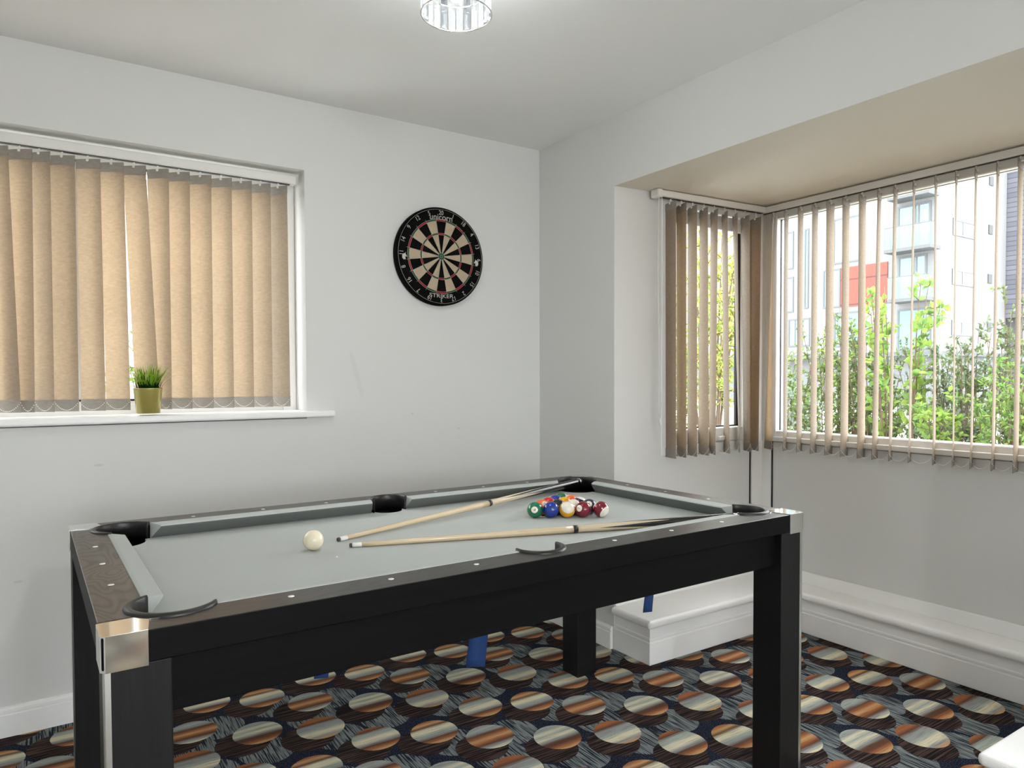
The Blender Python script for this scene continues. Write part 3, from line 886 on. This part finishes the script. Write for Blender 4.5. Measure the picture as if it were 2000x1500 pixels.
# ------------------------------------------------------------------ cues
def cue(tip, end, label, roll):
    tip = tloc(*tip); end = tloc(*end); Ln = (end - tip).length; d = (end - tip).normalized()
    root = empty('cue_stick', tip); tag(root, label, 'cue', 'cues on the table')
    q = d.to_track_quat('X', 'Z'); root.rotation_mode = 'QUATERNION'; root.rotation_quaternion = q @ Quaternion((1, 0, 0), roll)
    rad = lambda x: .0062 + (.0152 - .0062) * max(0, x / Ln) ** .95
    L = lambda prof: MB().lathe([(r, x) for x, r in prof], 28, axis='x')
    L([(0, 0), (.0005, .0045), (.002, .0058), (.008, .0060), (.008, 0)]).build('tip', 'tip_leather', root)
    L([(.008, .0), (.008, .0062), (.034, rad(.034)), (.034, 0)]).build('ferrule', 'ferrule', root)
    J = .655
    sh = [(.034 + (J - .034) * i / 12) for i in range(13)]
    L([(.034, 0)] + [(x, rad(x)) for x in sh] + [(J, 0)]).build('shaft', 'maple', root)
    L([(J, 0), (J, rad(J) + .0003), (J + .014, rad(J) + .0004), (J + .014, 0)]).build('joint_collar', 'pocket', root)
    bt = [J + .014 + (Ln - .02 - J - .014) * i / 30 for i in range(31)]
    L([(J + .014, 0)] + [(x, rad(x)) for x in bt] + [(Ln - .02, 0)]).build('butt', 'butt', root)
    L([(Ln - .02, 0), (Ln - .02, rad(Ln)), (Ln - .016, rad(Ln) + .0004), (Ln - .012, rad(Ln)), (Ln - .012, 0)]).build('butt_ring', 'chrome', root)
    L([(Ln - .012, 0), (Ln - .012, rad(Ln) - .0005), (Ln - .003, rad(Ln) - .001), (Ln, rad(Ln) - .005), (Ln, 0)]).build('bumper', 'rubber', root)
cue((-.324, .082, .8067), (.872, .450, .831), 'cue whose butt lies in the far corner pocket, tip nearest the cue ball', .3)
cue((-.322, -.004, .8067), (.850, -.398, .8168), 'cue lying along the near cushion in front of the racked balls', .9)

# ------------------------------------------------------------------ dartboard
DX, DZ, DR = -.602, 1.849, .2335
db = empty('dartboard', (DX, 0, DZ)); tag(db, 'round black dartboard hanging on the pale wall', 'dartboard')
sc = DR / .2255
red = plain('dart_red', lin(150, 22, 34), .8, 0, .2); grn = plain('dart_green', lin(26, 78, 46), .7)
crm = plain('dart_cream', lin(182, 164, 140), .85, var=.12); blk = plain('dart_black', (.003, .003, .003), .9, 0, .12)
wire = plain('dart_wire', (.52, .50, .46), .35, .6)
prt = plain('dart_print', lin(190, 188, 180), .6)
MB().lathe([(0, 0), (DR - .004, 0), (DR, -.006), (DR, -.032), (DR - .003, -.037), (DR - .009, -.0385), (.06, -.0375), (0, -.0375)], 72, axis='y').build('board', blk, db, merge=True)
for p in db.children: p.data.transform(Matrix.Scale(-1, 4, (0, 1, 0)) @ Matrix.Identity(4)) if max(v.co.y for v in p.data.vertices) > .01 else None
seg = MB()
FY = -.0392
bands = [(.00635, .0159, 'b'), (.0159, .099, 's'), (.099, .107, 'r'), (.107, .162, 's'), (.162, .170, 'r')]
for i in range(20):
    a0 = 90 - 9 - 18 * i
    even = i % 2 == 0
    for r0, r1, kd in bands:
        mt = 3 if kd == 'b' else ((0 if even else 1) if kd == 's' else (2 if even else 3))
        for k in range(4):
            q0, q1 = R(a0 + 18 * k / 4), R(a0 + 18 * (k + 1) / 4)
            pp = [(r * sc * math.cos(q), FY, r * sc * math.sin(q)) for r, q in ((r0, q0), (r1, q0), (r1, q1), (r0, q1))]
            seg.quad(*pp, mt)
b0 = len(seg.v)
seg.v += [(.00635 * sc * math.cos(R(10 * k)), FY, .00635 * sc * math.sin(R(10 * k))) for k in range(36)]
seg.face(range(b0, b0 + 36), 3)
seg.build('scoring_face', [blk, crm, red, grn], db)
wr = MB()
for rr in (.00635, .0159, .099, .107, .162, .170):
    wr.tube([(rr * sc * math.cos(R(5 * k)), FY - .0006, rr * sc * math.sin(R(5 * k))) for k in range(73)], .0007, 4, caps=False)
wr.tube([(.2155 * sc * math.cos(R(5 * k)), FY - .0006, .2155 * sc * math.sin(R(5 * k))) for k in range(73)], .0007, 4, caps=False)
for i in range(20):
    q = R(90 + 9 - 18 * i)
    wr.tube([(r * sc * math.cos(q), FY - .0008, r * sc * math.sin(q)) for r in (.0159, .178)], .0007, 4)
wr.build('wire_spider', wire, db)
def flat_text(body, size, cx, cz, rot=0, bend=0.0, xs=1.0, thick=0):
    v, f = text_polys(body, size)
    mb = MB(); c, s = math.cos(rot), math.sin(rot)
    for a, b in v:
        a *= xs
        b -= bend * a * a
        mb.v.append((cx + a * c - b * s, FY - .0008, cz + a * s + b * c))
    for ff in f: mb.face(ff)
    return mb
order = [20, 1, 18, 4, 13, 6, 10, 15, 2, 17, 3, 19, 7, 16, 8, 11, 14, 9, 12, 5]
for i, nmb in enumerate(order):
    q = R(90 - 18 * i); rr = .2005 * sc
    flat_text(str(nmb), .030, rr * math.cos(q), rr * math.sin(q), q - PI / 2, xs=.85).build('number', prt, db)
flat_text('unicorn', .040, 0, .186, 0, .9, 1.0).build('lettering', prt, db)
flat_text('STRIKER', .026, 0, -.188, 0, -.9, 1.35).build('lettering', prt, db)
horse = [(-.2, -1), (.55, -.95), (.45, -.4), (.5, 0), (.85, -.25), (1.0, -.05), (.75, .3), (.5, .62), (.62, 1.15), (.3, .72), (0, .72), (-.45, .45), (-.7, 0), (-.62, -.6)]
for sx in (-1, 1):
    mb = MB()
    P = [(sx * (.187 * sc) + x * .0145 * -sx, FY - .0008, -.014 + z * .0165) for x, z in horse]
    mb.v += P; mb.face(range(len(P)))
    mb.build('emblem', prt, db)

# ------------------------------------------------------------------ ceiling lamp
crystal = NT('clear_crystal')
_a = crystal.n('ShaderNodeBsdfTransparent'); _a.inputs[0].default_value = (.93, .96, .98, 1)
_b = crystal.n('ShaderNodeBsdfGlossy'); _b.inputs['Roughness'].default_value = .08
_c = crystal.n('ShaderNodeBsdfTranslucent'); _c.inputs[0].default_value = (.95, .97, 1, 1)
_m1 = crystal.n('ShaderNodeMixShader'); _m1.inputs[0].default_value = .34
_m2 = crystal.n('ShaderNodeMixShader'); _m2.inputs[0].default_value = .10
crystal.t.links.new(_a.outputs[0], _m1.inputs[1]); crystal.t.links.new(_b.outputs[0], _m1.inputs[2])
crystal.t.links.new(_m1.outputs[0], _m2.inputs[1]); crystal.t.links.new(_c.outputs[0], _m2.inputs[2])
crystal.t.links.new(_m2.outputs[0], crystal.out.inputs[0])
crystal2 = NT('smoky_crystal')
_a = crystal2.n('ShaderNodeBsdfTransparent'); _a.inputs[0].default_value = (.62, .66, .70, 1)
_b = crystal2.n('ShaderNodeBsdfGlossy'); _b.inputs['Roughness'].default_value = .08
_c = crystal2.n('ShaderNodeBsdfTranslucent'); _c.inputs[0].default_value = (.95, .97, 1, 1)
_m1 = crystal2.n('ShaderNodeMixShader'); _m1.inputs[0].default_value = .34
_m2 = crystal2.n('ShaderNodeMixShader'); _m2.inputs[0].default_value = .03
crystal2.t.links.new(_a.outputs[0], _m1.inputs[1]); crystal2.t.links.new(_b.outputs[0], _m1.inputs[2])
crystal2.t.links.new(_m1.outputs[0], _m2.inputs[1]); crystal2.t.links.new(_c.outputs[0], _m2.inputs[2])
crystal2.t.links.new(_m2.outputs[0], crystal2.out.inputs[0])
bulb_m = NT('lit_bulb')
_e = bulb_m.n('ShaderNodeEmission'); _e.inputs[0].default_value = (1, .97, .92, 1); _e.inputs[1].default_value = 5
bulb_m.t.links.new(_e.outputs[0], bulb_m.out.inputs[0])
def lamp(x, y, power, label, drop=0.0):
    root = empty('ceiling_lamp', (x, y, HC - drop)); tag(root, label, 'ceiling lamp')
    if drop: MB().tube([(0, 0, -.01), (0, 0, drop)], .008, 10).lathe([(0, drop), (.05, drop), (.05, drop - .015), (.012, drop - .02)], 24).build('stem', 'chrome', root)
    z0, z1, r = -.165, -.035, .100
    MB().lathe([(0, 0), (.085, 0), (.085, -.012), (.08, -.016), (.012, -.018), (.012, -.06), (0, -.06)], 40).build('ceiling_plate', 'chrome', root, merge=True)
    for zz, nm, rr in ((z0, 'lower_ring', r), (z1, 'upper_ring', r), (-.105, 'inner_ring', .078)):
        MB().tube([(rr * math.cos(R(5 * k)), rr * math.sin(R(5 * k)), zz) for k in range(73)], .0022, 8, caps=False).build(nm, 'chrome', root)
    sp = MB()
    for k in range(3):
        q = R(120 * k + 20)
        sp.tube([(.078 * math.cos(q), .078 * math.sin(q), -.105), (.03 * math.cos(q), .03 * math.sin(q), -.016)], .0018, 6)
        sp.tube([(r * math.cos(q), r * math.sin(q), z1), (.03 * math.cos(q), .03 * math.sin(q), -.016)], .0018, 6)
    sp.build('spokes', 'chrome', root)
    N = 26
    for k in range(N):
        q = 2 * PI * k / N
        c, s = math.cos(q), math.sin(q)
        hw = .0096
        P = [(-hw, -.0015), (0, -.005), (hw, -.0015), (hw, .0015), (0, .004), (-hw, .0015)]
        MB().prism(P, z0 + .003, z1 - .002, fn=lambda a, b, z: (c * (r - .004 + b) - s * a, s * (r - .004 + b) + c * a, z)).build('crystal_bar', crystal.mat if k % 3 else crystal2.mat, root)
    bo = MB().lathe([(0, -.128), (.016, -.124), (.027, -.108), (.028, -.095), (.02, -.074), (.012, -.058)], 24).build('bulb', bulb_m.mat, root, merge=True)
    ld = bpy.data.lights.new('bulb_light', 'POINT'); ld.energy = power; ld.shadow_soft_size = .05; ld.color = (1, .985, .965)
    lo = bpy.data.objects.new('bulb_light', ld); COL.objects.link(lo); lo.parent = root; lo.location = (0, 0, -.152)
    return root
lamp(-1.204, -1.29, LAMP1, 'round crystal ceiling lamp with chrome rings above the pool table')
lamp(-1.7, -3.95, LAMP2, 'second crystal lamp hanging on a stem in the rear half of the room', .19)

# ------------------------------------------------------------------ potted grass on the sill
pr_ = empty('potted_grass', (-1.860, -.003, 1.135)); tag(pr_, 'small potted grass in a gold pot on the window sill', 'plant')
potm = plain('gold_glazed_pot', lin(176, 164, 92), .28, .35, .5, .3, var=.05)
MB().lathe([(0, 0), (.040, 0), (.042, .002), (.0505, .094), (.0515, .097), (.0495, .098), (.047, .09), (.046, .082), (0, .08)], 40).build('pot', potm, pr_, merge=True)
def leaf_mat(name, c0, c1, trans=.42):
    t = NT(name)
    nz = t.noise(14, 3, t.obj())
    k = t.ramp(nz, [(.35, (0, 0, 0)), (.65, (1, 1, 1))])
    c = t.mix(k, c0, c1)
    d = t.n('ShaderNodeBsdfDiffuse'); t.put(d.inputs[0], c)
    tr = t.n('ShaderNodeBsdfTranslucent'); t.put(tr.inputs[0], c)
    mx = t.n('ShaderNodeMixShader'); mx.inputs[0].default_value = trans
    t.t.links.new(d.outputs[0], mx.inputs[1]); t.t.links.new(tr.outputs[0], mx.inputs[2])
    t.t.links.new(mx.outputs[0], t.out.inputs[0])
    return t.mat
g_dark = leaf_mat('grass_dark', lin(28, 52, 24), lin(52, 86, 30), .2); g_tip = leaf_mat('grass_tip', lin(110, 150, 40), lin(160, 190, 70), .4)
rng = random.Random(4)
gb = MB()
for i in range(230):
    a = rng.uniform(0, 2 * PI); r0 = .042 * math.sqrt(rng.random()); ln = rng.uniform(.075, .125); sp = rng.uniform(.1, .75) * (r0 / .042 + .25) * .075
    if i == 0: a, r0, ln, sp = R(215), .043, .05, .06
    b = Vector((r0 * math.cos(a), r0 * math.sin(a), .078)); dr = Vector((math.cos(a + rng.uniform(-.4, .4)), math.sin(a + rng.uniform(-.4, .4)), 0)); sd = Vector((-dr.y, dr.x, 0))
    k0 = len(gb.v); n = 5
    for j in range(n + 1):
        k = j / n; p = b + Vector((dr.x, dr.y * (.35 if dr.y > 0 else 1), 0)) * sp * k ** 1.8 + Vector((0, 0, ln * (k - .18 * k * k * (sp / .06))))
        wd = .0017 * (1 - k) ** .6 + .0002
        gb.v += [tuple(p - sd * wd), tuple(p + sd * wd)]
    for j in range(n):
        gb.face((k0 + 2 * j, k0 + 2 * j + 1, k0 + 2 * j + 3, k0 + 2 * j + 2), 1 if j >= 2 and rng.random() < .8 else 0, True)
gb.build('grass_blades', [g_dark, g_tip], pr_)
MB().lathe([(0, .079), (.046, .079)], 24).build('soil', plain('dark_soil', (.02, .016, .012), .95), pr_)

# ------------------------------------------------------------------ outdoors: ground, shrubs, tree
st(MB().box(-30, 90, -60, 70, -.40, -.22).build('ground', 'gravel'), 'grey paved ground outside the windows', 'ground')
bark = plain('bark', lin(96, 78, 62), .9, var=.2)
LM = {'green': leaf_mat('leaf_green', leafc(104, 136, 74), leafc(160, 184, 108)), 'grey': leaf_mat('leaf_grey_green', leafc(146, 168, 148), leafc(196, 210, 196)), 'lime': leaf_mat('leaf_lime', leafc(146, 184, 78), leafc(196, 220, 118), .45),
      'bright': leaf_mat('leaf_bright', leafc(122, 168, 86), leafc(172, 206, 124), .45), 'yellow': leaf_mat('leaf_yellow', leafc(200, 200, 96), leafc(234, 228, 150), .5), 'olive': leaf_mat('leaf_olive', leafc(98, 120, 82), leafc(144, 160, 116))}
def leaf(mb, p, d, n, ln, wd, fold=.25):
    d = d.normalized(); s = d.cross(n)
    if s.length < 1e-4: s = d.orthogonal()
    s.normalize(); n = s.cross(d)
    k = len(mb.v)
    up = n * wd * fold
    mb.v += [tuple(p), tuple(p + d * ln * .28 + s * wd * .42 + up * .8), tuple(p + d * ln * .62 + s * wd * .40 + up * .8), tuple(p + d * ln),
             tuple(p + d * ln * .62 - s * wd * .40 + up * .8), tuple(p + d * ln * .28 - s * wd * .42 + up * .8)]
    mb.face((k, k + 1, k + 2, k + 3)); mb.face((k, k + 3, k + 4, k + 5))
def rv(rg, z=0.0):
    v = Vector((rg.uniform(-1, 1), rg.uniform(-1, 1), rg.uniform(-1, 1) + z))
    return v.normalized() if v.length > .01 else Vector((0, 0, 1))
def shrub(name, x, y, z0, h, spread, stems, twigs, leaves, ll, lw, mats, label, cat, seed, group=None, thick=.007, low=.15):
    rg = random.Random(seed)
    root = empty(name, (x, y, z0)); tag(root, label, cat, group)
    br = MB(); fo = [MB() for _ in mats]
    for s in range(stems):
        a = rg.uniform(0, 2 * PI); hh = h * rg.uniform(.72, 1.0); sp = spread * rg.uniform(.2, 1.0)
        b = Vector((.08 * math.cos(a), .08 * math.sin(a), 0)); top = Vector((sp * math.cos(a), sp * math.sin(a), hh))
        pts = []
        for k in range(9):
            t = k / 8
            p = b.lerp(top, t); p += Vector((math.sin(t * 3 + s) * .05, math.cos(t * 2.6 + s) * .05, 0)) * t * spread
            p.x += (t * t - t) * sp * .5 * math.cos(a); p.y += (t * t - t) * sp * .5 * math.sin(a)
            pts.append(p)
        br.tube(pts, [thick * (1 - .75 * k / 8) for k in range(9)], 5)
        for w_ in range(twigs):
            t = low + (1 - low) * (w_ + rg.random()) / twigs
            i = min(7, int(t * 8)); p0 = pts[i].lerp(pts[i + 1], t * 8 - i)
            dr = (rv(rg, .55) + Vector((math.cos(a), math.sin(a), 0)) * .3).normalized(); tl = rg.uniform(.10, .26) * (1.15 - .5 * t) * (spread / .4) ** .5
            p1 = p0 + dr * tl * .55; p2 = p1 + (dr + rv(rg, .3) * .4).normalized() * tl * .45
            br.tube([p0, p1, p2], [thick * .38, thick * .28, thick * .12], 4, caps=False)
            for q in range(leaves):
                u = (q + rg.random()) / leaves
                pp = p0.lerp(p1, u * 2) if u < .5 else p1.lerp(p2, u * 2 - 1)
                mb = fo[0 if len(fo) == 1 or rg.random() < .62 else rg.randrange(1, len(fo))]
                leaf(mb, pp, dr * .5 + rv(rg, .15), rv(rg, .9), ll * rg.uniform(.7, 1.2), lw * rg.uniform(.75, 1.2))
    br.build('branches', bark, root)
    for mb, mt in zip(fo, mats):
        if mb.v: tag(mb.build('foliage', LM[mt], root), None, None, None, 'stuff')
    return root
GB = 'shrubs outside the bay window'
G0 = .30     # soil level in the raised bed
bed_ = MB().box(1.75, 7.5, -6.0, 4.2, -.22, G0)
st(bed_.build('ground.001', plain('bed_soil', (.10, .085, .07), .95, var=.3)), 'planted soil bed under the shrubs', 'ground')
def bush(x, y, h, sp, seed, mats, label, stems=16, leaves=13, ll=.034, lw=.020, twigs=12):
    return shrub('garden_shrub', x, y, G0, h, sp, stems, twigs, leaves, ll, lw, mats, label, 'shrub', seed, GB)
bush(3.0, .66, 1.34, .36, 1, ['green', 'grey', 'lime'], 'small-leaved shrub seen at the left edge of the wide window')
bush(3.05, .24, 1.42, .32, 2, ['green', 'olive', 'lime'], 'green shrub between the left edge shrub and the tall shrub in the wide window')
bush(2.55, .30, .92, .30, 3, ['grey', 'grey', 'green'], 'low silvery shrub at the lower left of the wide window', 12)
bush(3.05, -.06, 1.56, .30, 4, ['olive', 'green', 'lime'], 'tall dark green shrub left of the large-leaved sapling')
bush(3.35, -.36, 1.22, .36, 5, ['grey', 'green', 'olive'], 'shrub behind the large-leaved sapling')
bush(3.1, -.72, 1.36, .28, 6, ['olive', 'grey', 'green'], 'tall dark shrub right of the large-leaved sapling')
bush(3.0, -1.04, 1.60, .22, 7, ['olive', 'green', 'grey'], 'tallest shrub at the right end of the wide window', 11)
bush(2.6, -1.16, 1.06, .22, 8, ['bright', 'lime', 'green'], 'bright fern-green shrub at the lower right of the wide window', 11, 14, .045, .018)
bush(2.6, -.82, .90, .20, 9, ['lime', 'bright'], 'low lime-leaved plant right of the sapling', 8, 9, .05, .03, 9)
for i, (yy, lab) in enumerate(((1.1, 'low hedge clump behind the left edge shrub'), (.45, 'low hedge clump behind the tall green shrub'), (-.15, 'low hedge clump far behind the sapling'))):
    bush(4.0, yy, .88, .42, 60 + i, ['green', 'grey', 'bright'], lab, 17, 14, .042, .026, 12)
shrub('sapling', 2.8, -.40, G0, 1.78, .30, 7, 10, 7, .062, .048, ['lime', 'bright'], 'lime-green large-leaved sapling in the middle of the wide window', 'sapling', 21, None, .009, .35)
bush(2.75, 1.75, 1.5, .42, 11, ['bright', 'green', 'lime'], 'leafy green shrub outside the small side window')
bush(2.1, 1.2, 1.2, .34, 12, ['green', 'lime', 'bright'], 'green shrub close to the small side window', 12)
shrub('young_tree', 4.3, 2.6, -.22, 3.6, 1.0, 13, 19, 19, .055, .034, ['yellow', 'lime'], 'young yellow-leaved tree outside the small side window', 'tree', 31, None, .018, .4)
for i, (x, y, h) in enumerate(((-2.3, 2.0, 1.9), (-1.5, 2.3, 1.8), (-3.1, 2.2, 2.0))):
    shrub('garden_bush', x, y, -.22, h, .6, 12, 11, 11, .05, .03, ['lime', 'green'], ['bush glimpsed between the closed slats behind the potted grass', 'bush hidden behind the right half of the closed blind', 'bush behind the left end of the closed blind'][i], 'shrub', 40 + i, 'bushes behind the closed blind')

tag(MB().box(-9, .9, 3.9, 4.1, -.22, 3.0).build('daylight_block_wall', plain('daylight_block_grey', (.34, .34, .33), .9), None, origin=(-4, 4, -.22)), 'unseen pale wall added to cut daylight on the closed blind', 'wall')  # out of view, added to block part of the sky behind the blind

# brick garden wall behind the shrubs
bk = NT('red_brick')
_t = bk.n('ShaderNodeTexBrick'); _t.inputs['Scale'].default_value = 4.4; _t.inputs['Color1'].default_value = (*ext(158, 96, 80), 1); _t.inputs['Color2'].default_value = (*ext(128, 80, 70), 1); _t.inputs['Mortar'].default_value = (*ext(178, 166, 154), 1)
bk.t.links.new(bk.mapping(bk.obj(), rot=(R(90), 0, R(90))), _t.inputs[0])
bk.bsdf(_t.outputs[0], .9)
bw = MB().box(4.6, 4.82, -1.95, -.35, -.22, 1.09).build('brick_wall', bk.mat, None, origin=(4.7, -1.1, -.22))
tag(bw, 'low red brick garden wall half hidden behind the shrubs', 'wall')

# ------------------------------------------------------------------ building across the street
def render_mat(name, col):
    t = NT(name)
    a = t.noise(.9, 4, t.mapping(t.obj(), (1.2, 1.2, .16))); b = t.noise(6, 3, t.obj())
    k = t.m('ADD', t.m('MULTIPLY', a, .7), t.m('MULTIPLY', b, .3))
    t.bsdf(t.mix(t.ramp(k, [(.3, (0, 0, 0)), (.6, (1, 1, 1))]), tuple(x * .86 for x in col), col), .9, 0, .2)
    return t.mat
white_r = render_mat('white_render', (.165, .165, .165))
grey_f = plain('grey_window_frame', ext(138, 146, 150), .5)
pane_m = plain('pale_curtained_pane', ext(176, 204, 214), .12, 0, .5, 0, var=.12, scale=.9)
teal_m = plain('teal_glass', ext(150, 212, 208), .15, var=.05, scale=.6)
blind_m = plain('drawn_white_blind', ext(205, 216, 220), .5, var=.05, scale=.5)
slab_m = plain('grey_slab', ext(150, 154, 156), .8)
def clad(name, c0, c1, line, sx, sz, lines=.08):
    t = NT(name)
    b = t.n('ShaderNodeTexBrick'); b.inputs['Scale'].default_value = 1.0
    b.inputs['Color1'].default_value = (*c0, 1); b.inputs['Color2'].default_value = (*c1, 1); b.inputs['Mortar'].default_value = (*line, 1)
    b.inputs['Mortar Size'].default_value = lines; b.inputs['Brick Width'].default_value = sx; b.inputs['Row Height'].default_value = sz
    return t, b
ra, rb_ = clad('red_panel', ext(226, 92, 62), ext(214, 82, 54), ext(120, 44, 32), 1.35, .27, .045)
ra.t.links.new(ra.mapping(ra.obj(), rot=(R(90), 0, R(90))), rb_.inputs[0]); ra.bsdf(rb_.outputs[0], .6)
sa, sb_ = clad('slate_tile', ext(150, 152, 168), ext(178, 180, 192), ext(104, 106, 122), .42, .26, .02)
sa.t.links.new(sa.mapping(sa.obj(), rot=(R(90), 0, 0)), sb_.inputs[0]); sa.bsdf(sb_.outputs[0], .7)
FX, FY_ = 34.0, 14.74
ab = empty('apartment_building', (FX, FY_, -.22)); tag(ab, 'white rendered apartment building across the street', 'building')
rel(MB().box(FX, 41.5, FY_, 40, 2.55, 15), 'upper_walls', white_r, ab)
rel(MB().box(FX + .7, 41.5, FY_ + .25, 40, -.22, 2.55), 'ground_floor_wall', render_mat('pale_render', (.14, .143, .146)), ab)
rel(MB().box(FX - .05, 41.5, FY_ - .05, 40, 2.36, 2.56), 'ledge', slab_m, ab)
def win_a(y0, y1, z0, z1, mat, mull=(), fw=.09):
    y0, y1 = min(y0, y1), max(y0, y1)
    F = lambda a, d, b: (FX + d, a, b)
    fo = rel(frame_mb(y0, y1, z0, z1, (fw, fw, fw, fw), -.04, .10, F), 'window', grey_f, ab)
    for mm in mull:
        yy = y0 + (y1 - y0) * mm
        pmb = MB().box(FX - .03, FX + .05, yy - .04, yy + .04, z0, z1)
        o = rel(pmb, 'mullion', grey_f, ab); o.parent = fo
    o = rel(MB().box(FX - .01, FX + .05, y0 + fw * .5, y1 - fw * .5, z0 + fw * .5, z1 - fw * .5), 'pane', mat, ab); o.parent = fo
win_a(23.76, 22.6, 7.55, 9.7, pane_m, (.5,)); win_a(23.74, 22.58, 5.05, 7.09, pane_m, (.5,))
win_a(21.9, 21.62, 5.2, 9.7, pane_m); win_a(20.72, 19.68, 5.1, 7.2, pane_m, (.45,)); win_a(20.13, 18.57, 7.45, 9.9, blind_m, (.5,))
win_a(22.92, 21.51, 3.06, 4.66, pane_m, (.35, .68)); win_a(20.05, 18.55, 2.95, 4.82, teal_m); win_a(16.55, 14.9, 2.64, 4.7, teal_m)
win_a(20.1, 18.5, 10.5, 12.4, pane_m, (.5,)); win_a(23.8, 22.3, 10.6, 12.4, pane_m, (.4,))
win_a(26.6, 25.2, 7.5, 9.7, pane_m, (.5,)); win_a(26.6, 25.2, 5.0, 7.1, pane_m, (.5,))
def panel(y0, y1, z0, z1): rel(MB().box(FX - .05, FX + .02, min(y0, y1), max(y0, y1), z0, z1), 'red_cladding', ra.mat, ab)
panel(19.65, 17.07, 5.09, 7.2); panel(24.6, 23.18, 2.65, 4.64)
def balcony(yd0, yd1, zd0, zd1, yb0, yb1, zs):
    win_a(yd0, yd1, zd0, zd1, pane_m, (.36, .46), .1)
    y0, y1 = min(yb0, yb1), max(yb0, yb1)
    b = rel(MB().box(FX - 1.0, FX + .05, y0, y1, zs - .16, zs), 'balcony', slab_m, ab)
    g = rel(MB().box(FX - .98, FX - .965, y0, y1, zs, zs + 1.05).box(FX - .98, FX, y1 - .015, y1, zs, zs + 1.05).box(FX - .98, FX, y0, y0 + .015, zs, zs + 1.05), 'balcony_glass', 'green_glass', ab); g.parent = b
    h = rel(MB().box(FX - 1.0, FX - .945, y0, y1, zs + 1.05, zs + 1.09), 'handrail', grey_f, ab); h.parent = b
balcony(16.61, 14.95, 7.62, 9.87, 16.75, 14.5, 7.62)
balcony(16.55, 15.12, 5.15, 7.34, 16.55, 14.68, 5.15)
balcony(16.6, 15.0, 10.2, 12.4, 16.6, 14.6, 10.2)
def win_b(x0, x1, z0, z1, mull=()):
    F = lambda a, d, b: (a, FY_ + d, b)
    fo = rel(frame_mb(x0, x1, z0, z1, (.07, .07, .09, .12), -.04, .10, F), 'window', grey_f, ab)
    for mm in mull:
        xx = x0 + (x1 - x0) * mm
        o = rel(MB().box(xx - .05, xx + .05, FY_ - .03, FY_ + .05, z0, z1), 'mullion', grey_f, ab); o.parent = fo
    o = rel(MB().box(x0 + .03, x1 - .03, FY_ - .01, FY_ + .05, z0 + .03, z1 - .03), 'pane', blind_m, ab); o.parent = fo
for z0, z1 in ((8.35, 9.2), (5.9, 6.7), (3.38, 4.14)): win_b(35.65, 38.0, z0, z1, (.45,))
vm = plain('vent_grey', ext(120, 122, 124), .7)
for zc in (11.6, 9.05, 6.47, 3.93): rel(MB().box(39.42, 39.84, FY_ - .05, FY_ + .05, zc - .24, zc + .24), 'vent', vm, ab)
sl_ = empty('slate_building', (41.5, 14.0, -.22)); tag(sl_, 'dark slate-clad block at the right edge of the wide window', 'building')
rel(MB().box(41.6, 52, 13.9, 30, 4.5, 16), 'slate_cladding', sa.mat, sl_)
rel(MB().box(42.4, 52, 14.3, 30, -.22, 4.5), 'lower_wall', render_mat('grey_render', (.12, .123, .126)), sl_)
# railing in front of the ground floor
rl = empty('street_railing', (31, 12.5, -.22)); tag(rl, 'grey metal railing in front of the white building', 'railing')
rel(MB().box(30.97, 31.03, 10.5, 15.0, 1.35, 1.42).box(30.97, 31.03, 10.5, 15.0, .2, .26), 'rails', slab_m, rl)
bars = MB()
for k in range(31): bars.box(30.985, 31.015, 10.5 + .15 * k, 10.53 + .15 * k, -.22, 1.38)
rel(bars, 'bars', slab_m, rl)
